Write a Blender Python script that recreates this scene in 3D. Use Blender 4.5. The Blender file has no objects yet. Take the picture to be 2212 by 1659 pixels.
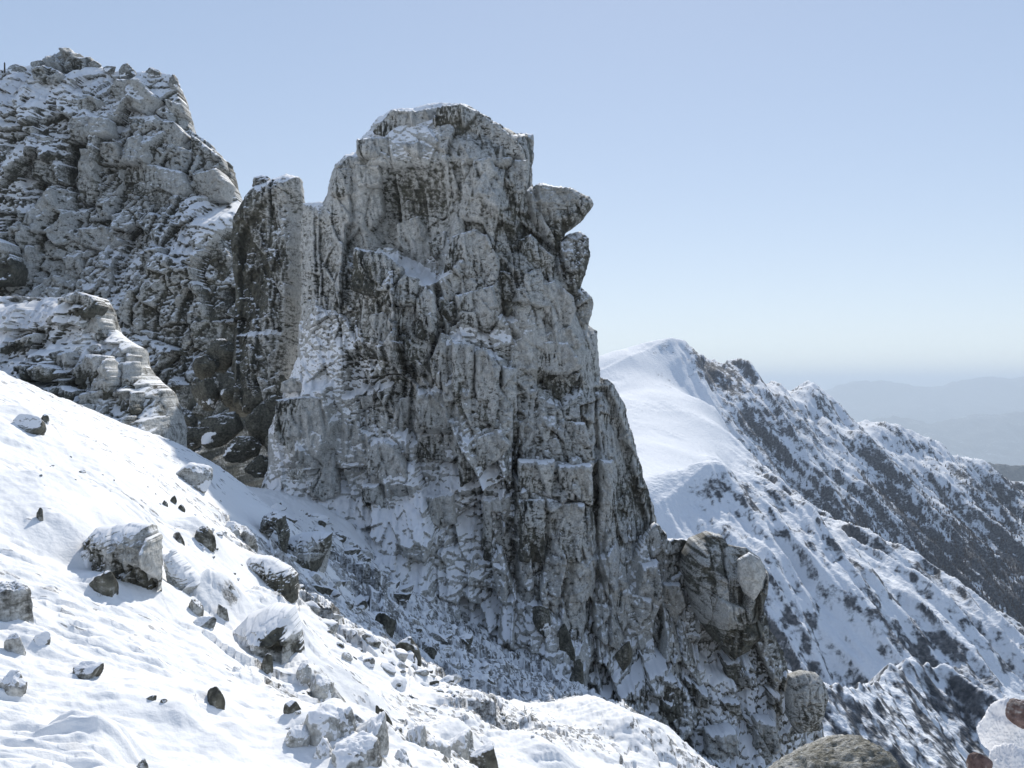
import bpy, bmesh, math, random
import numpy as np

random.seed(7)
RNG = np.random.default_rng(11)
F32 = np.float32
SC = bpy.context.scene
COL = SC.collection

# photograph's pinhole (picture measured as 2211 x 1659), camera at the origin looking along +Y
FOC, CX, CY = 2267.0, 1105.5, 829.5


def W(u, v, d):
    return np.array([(u - CX) / FOC * d, d, (CY - v) / FOC * d])


# ------------------------------------------------------------------ noise
def _hash(ix, iy, iz, seed):
    h = (ix.astype(np.uint32) * np.uint32(0x8da6b343)) ^ (iy.astype(np.uint32) * np.uint32(0xd8163841)) \
        ^ (iz.astype(np.uint32) * np.uint32(0xcb1ab31f)) ^ np.uint32((seed * 0x9e3779b1) & 0xffffffff)
    h ^= h >> np.uint32(15)
    h *= np.uint32(0x2c1b3c6d)
    h ^= h >> np.uint32(12)
    h *= np.uint32(0x297a2d39)
    h ^= h >> np.uint32(15)
    return h


def _grad(h, x, y, z):
    h = h & np.uint32(15)
    u = np.where(h < 8, x, y)
    v = np.where(h < 4, y, np.where((h == 12) | (h == 14), x, z))
    return np.where(h & np.uint32(1), -u, u) + np.where(h & np.uint32(2), -v, v)


def perlin(x, y, z, seed=0):
    x = np.asarray(x, F32); y = np.broadcast_to(np.asarray(y, F32), x.shape); z = np.broadcast_to(np.asarray(z, F32), x.shape)
    xf = np.floor(x); yf = np.floor(y); zf = np.floor(z)
    xi = xf.astype(np.int32); yi = yf.astype(np.int32); zi = zf.astype(np.int32)
    x = x - xf; y = y - yf; z = z - zf
    u = x * x * x * (x * (x * 6 - 15) + 10); v = y * y * y * (y * (y * 6 - 15) + 10); w = z * z * z * (z * (z * 6 - 15) + 10)
    out = []
    for dz in (0, 1):
        for dy in (0, 1):
            a = _grad(_hash(xi, yi + dy, zi + dz, seed), x, y - dy, z - dz)
            b = _grad(_hash(xi + 1, yi + dy, zi + dz, seed), x - 1, y - dy, z - dz)
            out.append(a + u * (b - a))
    a = out[0] + v * (out[1] - out[0]); b = out[2] + v * (out[3] - out[2])
    return a + w * (b - a)


def fbm(x, y, z, octaves=4, seed=0, gain=0.5, lac=2.03, ridge=False):
    t = 0; a = 1.0; f = 1.0; s = 0
    for o in range(octaves):
        n = perlin(x * f, y * f, z * f, seed + o * 17)
        if ridge:
            n = 1 - 2 * np.abs(n) * 1.4
        t = t + a * n; s += a; a *= gain; f *= lac
    return t / s


def worley(x, y, seed=0, jit=0.9):
    """2-D cells: F1, F2, offset to the nearest centre, three randoms of that cell"""
    x = np.asarray(x, F32); y = np.asarray(y, F32)
    xi = np.floor(x).astype(np.int32); yi = np.floor(y).astype(np.int32)
    z0 = np.zeros_like(xi)
    f1 = np.full(x.shape, 9, F32); f2 = np.full(x.shape, 9, F32)
    ox = np.zeros(x.shape, F32); oy = np.zeros(x.shape, F32); hid = np.zeros(x.shape, np.uint32)
    for dx in (-1, 0, 1):
        for dy in (-1, 0, 1):
            h = _hash(xi + dx, yi + dy, z0, seed)
            px = xi + dx + 0.5 + jit * ((h & np.uint32(1023)).astype(F32) / 1023 - 0.5) - x
            py = yi + dy + 0.5 + jit * (((h >> np.uint32(10)) & np.uint32(1023)).astype(F32) / 1023 - 0.5) - y
            d = px * px + py * py
            m = d < f1
            f2 = np.where(m, f1, np.minimum(f2, d))
            ox = np.where(m, -px, ox); oy = np.where(m, -py, oy); hid = np.where(m, h, hid)
            f1 = np.where(m, d, f1)
    h2 = _hash(hid.astype(np.int32), z0, z0, seed + 5)
    r = [((h2 >> np.uint32(s)) & np.uint32(1023)).astype(F32) / 1023 for s in (0, 10, 20)]
    return np.sqrt(f1), np.sqrt(f2), ox, oy, r


def sstep(a, b, x):
    t = np.clip((x - a) / (b - a), 0, 1)
    return t * t * (3 - 2 * t)


class Rbf:
    def __init__(self, pts, vals, c, smooth=0.0):
        p = np.asarray(pts, float); n = len(p); self.p = p; self.c2 = c * c
        d = np.sqrt(((p[:, None] - p[None]) ** 2).sum(-1) + self.c2)
        k = np.zeros((n + 3, n + 3)); k[:n, :n] = -d + smooth * np.eye(n)
        k[:n, n] = 1; k[n, :n] = 1; k[:n, n + 1:] = p; k[n + 1:, :n] = p.T
        rhs = np.zeros(n + 3); rhs[:n] = vals
        self.w = np.linalg.lstsq(k, rhs, rcond=1e-9)[0]

    def __call__(self, x, y):
        x = np.asarray(x, float); y = np.asarray(y, float)
        out = self.w[-3] + self.w[-2] * x + self.w[-1] * y
        for (a, b), w in zip(self.p, self.w):
            out = out - w * np.sqrt((x - a) ** 2 + (y - b) ** 2 + self.c2)
        return out


def poly_sdf(x, y, poly):
    """signed distance, positive inside"""
    p = np.asarray(poly, float); n = len(p)
    d = np.full(x.shape, 1e18); inside = np.zeros(x.shape, bool)
    for i in range(n):
        ax, ay = p[i]; bx, by = p[(i + 1) % n]
        ex, ey = bx - ax, by - ay
        t = np.clip(((x - ax) * ex + (y - ay) * ey) / (ex * ex + ey * ey + 1e-12), 0, 1)
        d = np.minimum(d, (x - ax - t * ex) ** 2 + (y - ay - t * ey) ** 2)
        if ay != by:
            c = ((ay > y) != (by > y)) & (x < (bx - ax) * (y - ay) / (by - ay) + ax)
            inside ^= c
    d = np.sqrt(d)
    return np.where(inside, d, -d)


# ------------------------------------------------------------------ mesh helpers
def build(name, verts, faces, mat, parent=None, attrs=None, smooth=True):
    """faces: list of integer arrays (M,3) or (M,4)"""
    me = bpy.data.meshes.new(name)
    verts = np.ascontiguousarray(verts, F32)
    me.vertices.add(len(verts)); me.vertices.foreach_set("co", verts.ravel())
    loops = np.concatenate([f.ravel() for f in faces]).astype(np.int32)
    tot = np.concatenate([np.full(len(f), f.shape[1], np.int32) for f in faces])
    start = np.concatenate([[0], np.cumsum(tot)[:-1]]).astype(np.int32)
    me.loops.add(len(loops)); me.loops.foreach_set("vertex_index", loops)
    me.polygons.add(len(tot)); me.polygons.foreach_set("loop_start", start)
    me.update(calc_edges=True)
    me.polygons.foreach_set("use_smooth", np.full(len(tot), smooth, bool))
    for k, a in (attrs or {}).items():
        at = me.attributes.new(k, 'FLOAT', 'POINT')
        at.data.foreach_set("value", np.ascontiguousarray(np.broadcast_to(a, (len(verts),)), F32))
    me.validate()
    me.materials.append(mat)
    o = bpy.data.objects.new(name, me); COL.objects.link(o)
    if parent is not None:
        o.parent = parent
    return o


def tag(o, label, cat, group=None):
    o['label'] = label; o['category'] = cat
    if group:
        o['group'] = group
    return o


def grid_faces(nr, nc, wrap=False):
    i = np.arange(nr * nc).reshape(nr, nc)
    if wrap:
        i = np.concatenate([i, i[:, :1]], 1)
    return np.stack([i[:-1, :-1].ravel(), i[:-1, 1:].ravel(), i[1:, 1:].ravel(), i[1:, :-1].ravel()], 1)


# ------------------------------------------------------------------ materials
def nodes_of(name):
    m = bpy.data.materials.new(name); m.use_nodes = True
    nt = m.node_tree; nt.nodes.clear()
    return m, nt


class NT:
    def __init__(self, nt):
        self.nt = nt

    def n(self, typ, **kw):
        nd = self.nt.nodes.new(typ)
        for k, v in kw.items():
            setattr(nd, k, v)
        return nd

    def link(self, a, b):
        self.nt.links.new(a, b)

    def math(self, op, a, b=None, c=None, clamp=False):
        nd = self.n('ShaderNodeMath', operation=op, use_clamp=clamp)
        for i, v in enumerate((a, b, c)):
            if v is None:
                continue
            if isinstance(v, (int, float)):
                nd.inputs[i].default_value = v
            else:
                self.link(v, nd.inputs[i])
        return nd.outputs[0]

    def ramp01(self, x, lo, hi):
        nd = self.n('ShaderNodeMapRange', interpolation_type='SMOOTHSTEP')
        self.link(x, nd.inputs[0])
        nd.inputs[1].default_value = lo; nd.inputs[2].default_value = hi
        return nd.outputs[0]

    def noise(self, vec, scale, detail=4, rough=0.55, stretch=None, rot=None, dist=0.0):
        if stretch:
            mp = self.n('ShaderNodeMapping'); mp.inputs['Scale'].default_value = stretch
            if rot:
                mp.inputs['Rotation'].default_value = rot
            self.link(vec, mp.inputs[0]); vec = mp.outputs[0]
        nd = self.n('ShaderNodeTexNoise'); self.link(vec, nd.inputs['Vector'])
        nd.inputs['Scale'].default_value = scale; nd.inputs['Detail'].default_value = detail
        nd.inputs['Roughness'].default_value = rough; nd.inputs['Distortion'].default_value = dist
        return nd.outputs[0]

    def attr(self, name):
        return self.n('ShaderNodeAttribute', attribute_name=name).outputs['Fac']

    def mix(self, f, a, b):
        nd = self.n('ShaderNodeMix', data_type='RGBA')
        self.link(f, nd.inputs[0])
        for i, v in ((6, a), (7, b)):
            if isinstance(v, tuple):
                nd.inputs[i].default_value = (*v, 1)
            else:
                self.link(v, nd.inputs[i])
        return nd.outputs[2]


def rock_material(name, k=1.0, rock_lo=(0.035, 0.033, 0.026), rock_hi=(0.145, 0.142, 0.112), rime_lo=(0.31, 0.307, 0.284),
                  rime_hi=(0.59, 0.587, 0.558), snow_col=(0.87, 0.875, 0.885), bump=0.35, local=False, thr=0.56):
    """frosted rock: attribute 'rime' says how frosted a place is, 'snowy' how much lying snow; snow lies on faces that look up"""
    m, nt = nodes_of(name); t = NT(nt)
    geo = t.n('ShaderNodeNewGeometry')
    pos = t.n('ShaderNodeTexCoord').outputs['Object'] if local else geo.outputs['Position']
    sep = t.n('ShaderNodeSeparateXYZ'); t.link(geo.outputs['Normal'], sep.inputs[0])
    nz = sep.outputs['Z']; nx = sep.outputs['X']
    n1 = t.noise(pos, 0.9 * k, 3)
    n2 = t.noise(pos, 3.2 * k, 5, 0.62)
    n3 = t.noise(pos, 2.4 * k, 4, 0.6, stretch=(0.8, 1.0, 3.2), rot=(0, 0.35, 0), dist=0.5)
    n4 = t.noise(pos, 11 * k, 3, 0.6)
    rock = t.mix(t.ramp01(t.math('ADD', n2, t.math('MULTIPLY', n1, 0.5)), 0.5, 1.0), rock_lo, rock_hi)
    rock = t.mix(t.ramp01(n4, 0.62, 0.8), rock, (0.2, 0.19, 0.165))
    # rime: fine frost, thicker on the windward (left) faces
    r = t.math('ADD', t.attr('rime'), t.math('MULTIPLY', t.math('SUBTRACT', n2, 0.5), 0.6))
    r = t.math('ADD', r, t.math('MULTIPLY', t.math('SUBTRACT', n1, 0.5), 0.45))
    r = t.math('ADD', r, t.math('MULTIPLY', t.math('SUBTRACT', n3, 0.5), 1.0))
    r = t.math('ADD', r, t.math('MULTIPLY', t.math('SUBTRACT', n4, 0.5), 0.45))
    r = t.math('ADD', r, t.math('MULTIPLY', nx, -0.12))
    rf = t.ramp01(r, 0.18, 0.82)
    rime = t.mix(t.ramp01(t.math('ADD', n2, n4), 0.7, 1.3), rime_lo, rime_hi)
    col = t.mix(rf, rock, rime)
    s = t.math('ADD', nz, t.math('MULTIPLY', t.math('SUBTRACT', n2, 0.5), 0.5))
    s = t.math('ADD', s, t.math('MULTIPLY', t.math('SUBTRACT', n1, 0.5), 0.4))
    s = t.math('ADD', s, t.math('MULTIPLY', t.attr('snowy'), 1.4))
    sf = t.ramp01(s, thr, thr + 0.16)
    col = t.mix(sf, col, snow_col)
    bs = t.n('ShaderNodeBsdfPrincipled'); t.link(col, bs.inputs['Base Color'])
    bs.inputs['Roughness'].default_value = 0.75
    bs.inputs['Specular IOR Level'].default_value = 0.25
    hb = t.math('ADD', t.math('MULTIPLY', n4, 0.55), t.math('ADD', n2, n3))
    flat = t.math('SUBTRACT', 1.0, t.math('MULTIPLY', sf, 0.72))
    bp = t.n('ShaderNodeBump'); bp.inputs['Distance'].default_value = 0.22 / k
    t.link(hb, bp.inputs['Height']); t.link(t.math('MULTIPLY', flat, bump), bp.inputs['Strength'])
    t.link(bp.outputs[0], bs.inputs['Normal'])
    out = t.n('ShaderNodeOutputMaterial'); t.link(bs.outputs[0], out.inputs[0])
    return m


def plain_material(name, lo, hi, scale, rough=0.8, bump=0.2, dist=0.05):
    m, nt = nodes_of(name); t = NT(nt)
    pos = t.n('ShaderNodeTexCoord').outputs['Object']
    n = t.noise(pos, scale, 5, 0.6)
    bs = t.n('ShaderNodeBsdfPrincipled'); t.link(t.mix(t.ramp01(n, 0.3, 0.7), lo, hi), bs.inputs['Base Color'])
    bs.inputs['Roughness'].default_value = rough
    bp = t.n('ShaderNodeBump'); bp.inputs['Strength'].default_value = bump; bp.inputs['Distance'].default_value = dist
    t.link(n, bp.inputs['Height']); t.link(bp.outputs[0], bs.inputs['Normal'])
    out = t.n('ShaderNodeOutputMaterial'); t.link(bs.outputs[0], out.inputs[0])
    return m


def mountain_material(name, rock_lo, rock_hi, k=1.0):
    m, nt = nodes_of(name); t = NT(nt)
    geo = t.n('ShaderNodeNewGeometry'); pos = geo.outputs['Position']
    sep = t.n('ShaderNodeSeparateXYZ'); t.link(geo.outputs['Normal'], sep.inputs[0])
    n1 = t.noise(pos, 0.02 * k, 4, 0.6); n2 = t.noise(pos, 0.11 * k, 5, 0.65); n3 = t.noise(pos, 0.5 * k, 3, 0.6)
    s = t.math('ADD', sep.outputs['Z'], t.math('MULTIPLY', t.math('SUBTRACT', n2, 0.5), 0.75))
    s = t.math('ADD', s, t.math('MULTIPLY', t.math('SUBTRACT', n1, 0.5), 0.35))
    s = t.math('ADD', s, t.math('MULTIPLY', t.math('SUBTRACT', n3, 0.5), 0.75))
    s = t.math('ADD', s, t.attr('snowy'))
    sf = t.ramp01(s, 0.40, 0.76)
    rock = t.mix(t.ramp01(n3, 0.35, 0.65), rock_lo, rock_hi)
    col = t.mix(sf, rock, (0.84, 0.86, 0.885))
    bs = t.n('ShaderNodeBsdfPrincipled'); t.link(col, bs.inputs['Base Color'])
    bs.inputs['Roughness'].default_value = 0.8; bs.inputs['Specular IOR Level'].default_value = 0.1
    bp = t.n('ShaderNodeBump'); bp.inputs['Strength'].default_value = 0.5; bp.inputs['Distance'].default_value = 2.0 / k
    t.link(n3, bp.inputs['Height']); t.link(bp.outputs[0], bs.inputs['Normal'])
    out = t.n('ShaderNodeOutputMaterial'); t.link(bs.outputs[0], out.inputs[0])
    return m


M_ROCK = rock_material('frosted_rock')
M_ROCKS = rock_material('frosted_boulder', k=2.6, bump=0.3)
M_STONE = rock_material('frosted_stone', k=2.2, local=True, bump=0.3)
M_GROUND = rock_material('snow_and_rock', thr=0.54, rime_lo=(0.5, 0.5, 0.5), rime_hi=(0.78, 0.78, 0.78), snow_col=(0.90, 0.90, 0.895), k=1.6, bump=0.55)
M_BOULDER = rock_material('lichen_boulder', k=6.0, local=True, rock_lo=(0.10, 0.095, 0.07), rock_hi=(0.26, 0.24, 0.18), bump=0.9)
M_CRUST = rock_material('crusted_snow', k=9.0, local=True, bump=0.12, snow_col=(0.84, 0.83, 0.83))
M_RED = rock_material('reddish_rock', k=5.0, local=True, rock_lo=(0.08, 0.05, 0.045), rock_hi=(0.20, 0.135, 0.12), bump=0.3)
M_MOUNT = mountain_material('snowy_mountain', (0.045, 0.052, 0.062), (0.16, 0.162, 0.168))
M_FARHILL = mountain_material('distant_range', (0.03, 0.04, 0.05), (0.07, 0.08, 0.085), k=0.08)
M_VALLEY = plain_material('valley_ground', (0.06, 0.08, 0.08), (0.14, 0.15, 0.14), 0.0006)
M_WOOD = plain_material('larch_wood', (0.045, 0.042, 0.042), (0.11, 0.088, 0.08), 0.05, bump=0)
M_TWIG = plain_material('rimed_twig', (0.10, 0.09, 0.06), (0.72, 0.71, 0.66), 5.0)
M_POST = plain_material('weathered_wood', (0.03, 0.025, 0.02), (0.09, 0.075, 0.06), 6.0)


FRONT = {}


def front_depth(name, px):
    """how far away the front of an already built wall is, over the outline px"""
    D, x0, z0, sx, sz, T = FRONT[name]
    q = np.array(px, float); c = q.mean(0); out = []
    for p in np.concatenate([[c], c + (q - c) * .4, c + (q - c) * .75]):
        d = D - float(np.median(T))
        for _ in range(5):
            w_ = W(p[0], p[1], d); i = int((w_[2] - z0) / sz); j = int((w_[0] - x0) / sx)
            d = D - float(T[min(max(i, 0), T.shape[0] - 1), min(max(j, 0), T.shape[1] - 1)])
        out.append(d)
    return float(np.percentile(out, 35))


# ------------------------------------------------------------------ a rock wall with a front, a back and sides
def cliff(name, outline, D, relief, rime, mat=M_ROCK, step=0.065, edge=3.0, back=5.0, blocks=(), seed=1, parent=None,
          cells=((3.2, 5.5, 1.3, 0.55), (1.35, 2.4, 0.55, 0.65), (0.5, 0.8, 0.17, 0.55)), rough=1.0, streak=0.07, snowy=None,
          lean=0.12, jag=0.45, bristle=(0.5, 0.17), unit=1.0, joint=None, vgrain=None, feather=0.6, bulge_gain=0.22, flakes=((1.9, 0.5), (0.75, 0.15)), slabs=((2.6, 0.2), (0.9, 0.07))):
    poly = [W(u, v, D)[[0, 2]] for u, v in outline]
    P = np.array(poly)
    x0, z0 = P.min(0) - 0.6; x1, z1 = P.max(0) + 0.6
    nx = int((x1 - x0) / step); nz = int((z1 - z0) / step)
    X, Z = np.meshgrid(np.linspace(x0, x1, nx), np.linspace(z0, z1, nz))
    sx, sz = X[0, 1] - X[0, 0], Z[1, 0] - Z[0, 0]
    e = poly_sdf(X, Z, poly)
    Xw, Zw = X, Z
    e0 = e
    e = e + jag * fbm(X / 1.6 / unit, seed * 3.1, Z / 1.6 / unit, 5, seed, 0.6)
    # broad shape
    pts, val = [], []
    for u, v, T in relief:
        q = W(u, v, D - T); pts.append((q[0], q[2])); val.append(T)
    T = Rbf(pts, val, 1.2 * unit)(X, Z)
    # hand-placed blocks, recesses and ribs
    for px, push, soft, tx, tz in blocks:
        Tm = np.mean([t for *_, t in relief])
        q = np.array([W(u, v, D - Tm)[[0, 2]] for u, v in px])
        wx = X + 0.35 * fbm(X / 1.3, 7.7, Z / 1.3, 3, seed + 40); wz = Z + 0.35 * fbm(X / 1.3, 3.3, Z / 1.3, 3, seed + 41)
        s = poly_sdf(wx, wz, q); c = q.mean(0)
        T = T + (push + tx * (X - c[0]) + tz * (Z - c[1])) * sstep(-soft, soft, s)
    X, Z = X / unit, Z / unit; base_T = T; T = np.zeros_like(X)
    def field(cps, c):
        dd = D - float(np.mean([t for *_, t in relief]))
        q = [W(u, v, dd) for u, v, _ in cps]
        return Rbf([(a[0], a[2]) for a in q], [r for *_, r in cps], c)(Xw, Zw)
    # jointing: cells with their own offset and tilt, cracks between them
    wx = X + lean * Z + 0.22 * fbm(X / 2.2, 1.5, Z / 2.2, 3, seed + 50)
    wz = Z + 0.3 * fbm(X / 2.2, 9.5, Z / 2.2, 3, seed + 51)
    for i, (cw, chh, amp, tilt) in enumerate(cells):
        f1, f2, ox, oy, r = worley(wx / cw + 13 * i, wz / chh + 7 * i, seed + 60 + i)
        T = T + amp * (r[0] - 0.5) * 2 + tilt * ((r[1] - 0.5) * ox * cw * 2 + (r[2] - 0.6) * oy * chh * 0.9)
        T = T - amp * (0.1, 0.16, 0.35)[min(i, 2)] * (1 - sstep(0.0, 0.10, f2 - f1))
    T = T + rough * (0.32 * fbm(X / 1.5, 0, Z / 1.5, 4, seed + 70) + 0.16 * fbm(X / 0.45, 0, Z / 0.45, 3, seed + 71, ridge=True))
    # upright flakes and stacked slabs: planes that run out to a sharp edge and step back
    for i, (wl, amp) in enumerate(flakes):
        f1, f2, ox, oy, r = worley(wx / (wl * 2.4) + 31, wz / (wl * 3.6) + 5 * i, seed + 110 + i)
        ph = (X + lean * Z + 0.9 * wl * fbm(X / (2.2 * wl), 1.0, Z / (5 * wl), 3, seed + 112 + i)) / wl * (0.75 + 0.5 * r[1]) + 5 * r[2]
        q = ph - np.floor(ph); up = np.where(r[0] > 0.45, q, 1 - q)
        T = T + amp * (up - 0.5) * (0.4 + 0.9 * r[1])
    for i, (wl, amp) in enumerate(slabs):
        f1, f2, ox, oy, r = worley(wx / (wl * 1.5) + 17, wz / (wl * 2.0) + 9 * i, seed + 120 + i)
        ph = (Z + (r[0] - 0.5) * 1.2 * X + 0.7 * wl * fbm(X / (2 * wl), 6.0, Z / (2 * wl), 3, seed + 122 + i)) / wl + 7 * r[2]
        q = ph - np.floor(ph)
        T = T + amp * (0.5 - q) * (0.3 + r[1])
    if joint:
        T = T * np.clip(field(joint, 0.8), 0.12, 1.4)
    # rime feathers
    a = X + 0.25 * fbm(X, 4, Z, 2, seed + 80); b = Z + 0.35 * X + 0.4 * fbm(X / 1.1, 5, Z / 1.1, 2, seed + 81)
    sm = sstep(-0.3, 0.2, fbm(X / 2.5, 2, Z / 2.5, 2, seed + 83))
    fe = fbm(a / bristle[0], 0, b / bristle[1], 2, seed + 82, ridge=True)
    if vgrain:
        vg = np.clip(field(vgrain, 0.8), 0, 1)
        fe = fe * (1 - vg) + vg * fbm((X - 0.12 * Z + 0.2 * fbm(X, 4, Z, 2, seed + 85)) / 0.16, 3, Z / 1.5, 2, seed + 86, ridge=True)
        sm = np.maximum(sm, vg)
    T = T + streak * sm * fe
    T = T + 0.035 * fbm(X / 0.16, 0, Z / 0.16, 2, seed + 84)
    T = base_T + unit * T; X, Z = Xw, Zw
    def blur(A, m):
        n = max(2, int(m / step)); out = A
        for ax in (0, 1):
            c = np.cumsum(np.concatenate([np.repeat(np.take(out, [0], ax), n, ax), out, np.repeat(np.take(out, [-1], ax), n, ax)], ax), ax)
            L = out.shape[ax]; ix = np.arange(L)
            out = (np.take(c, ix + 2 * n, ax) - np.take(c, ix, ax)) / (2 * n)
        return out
    bulge = 0.85 * np.clip((T - blur(T, 0.3 * unit)) / (0.09 * unit), -1, 1) + 0.2 * np.clip((T - blur(T, 1.1 * unit)) / (0.32 * unit), -1, 1)  # local relief: paler on what stands out, darker in recesses and cracks
    k = np.clip((0.6 * np.maximum(e0, 0) + 0.4 * np.maximum(e, 0)) / edge, 0, 1); prof = np.sqrt(np.clip(1 - (1 - k) ** 2, 0, 1))
    T = T * prof + 0.05
    FRONT[name] = (D, x0, z0, sx, sz, T)
    B = back * prof * (1 + 0.35 * fbm(X / 3, 20, Z / 3, 3, seed + 90)) + 0.05
    ge_z, ge_x = np.gradient(e, sz, sx)
    inside = e > 0
    cell = inside[:-1, :-1] & inside[1:, :-1] & inside[:-1, 1:] & inside[1:, 1:]
    # border vertices slide out to the outline itself
    used = np.zeros_like(inside)
    used[:-1, :-1] |= cell; used[1:, :-1] |= cell; used[:-1, 1:] |= cell; used[1:, 1:] |= cell
    full = np.zeros_like(inside); full[1:-1, 1:-1] = cell[:-1, :-1] & cell[1:, :-1] & cell[:-1, 1:] & cell[1:, 1:]
    bord = used & ~full
    g2 = np.maximum(ge_x ** 2 + ge_z ** 2, 0.4)
    mv = np.where(bord, np.clip(e, 0, step * 1.2), 0)
    X = X - ge_x / g2 * mv; Z = Z - ge_z / g2 * mv
    idx = np.full(inside.shape, -1); idx[used] = np.arange(used.sum()); nv = int(used.sum())
    fr = np.stack([X[used], (D - T)[used], Z[used]], 1)
    bk = np.stack([X[used], (D + B)[used], Z[used]], 1)
    a, b, c, d = idx[:-1, :-1][cell], idx[:-1, 1:][cell], idx[1:, 1:][cell], idx[1:, :-1][cell]
    ff = np.stack([a, b, c, d], 1); fb = ff[:, ::-1] + nv
    ed = np.concatenate([ff[:, [0, 1]], ff[:, [1, 2]], ff[:, [2, 3]], ff[:, [3, 0]]])
    key = np.sort(ed, 1); key = key[:, 0] * (nv + 1) + key[:, 1]
    _, inv, cnt = np.unique(key, return_inverse=True, return_counts=True)
    be = ed[cnt[inv] == 1]
    side = np.stack([be[:, 1], be[:, 0], be[:, 0] + nv, be[:, 1] + nv], 1)
    rp, rv = [], []
    for u, v, r in rime:
        dd = D - float(np.mean([t for *_, t in relief])); q = W(u, v, dd); rp.append((q[0], q[2])); rv.append(r)
    R = np.clip((Rbf(rp, rv, 0.8)(fr[:, 0], fr[:, 2]) - 0.5) * 1.04 + 0.60 + feather * (sm * (fe - 0.42))[used] + bulge_gain * bulge[used], 0.0, 0.98)
    S = np.zeros(nv)
    if snowy:
        sp, sv = [], []
        for u, v, r in snowy:
            dd = D - float(np.mean([t for *_, t in relief])); q = W(u, v, dd); sp.append((q[0], q[2])); sv.append(r)
        S = np.clip(Rbf(sp, sv, 0.8)(fr[:, 0], fr[:, 2]), -0.5, 0.5)
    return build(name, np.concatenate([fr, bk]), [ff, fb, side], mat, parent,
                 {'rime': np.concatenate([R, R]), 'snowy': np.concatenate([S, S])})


def empty(name, loc):
    o = bpy.data.objects.new(name, None); COL.objects.link(o); o.location = loc
    return o


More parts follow.
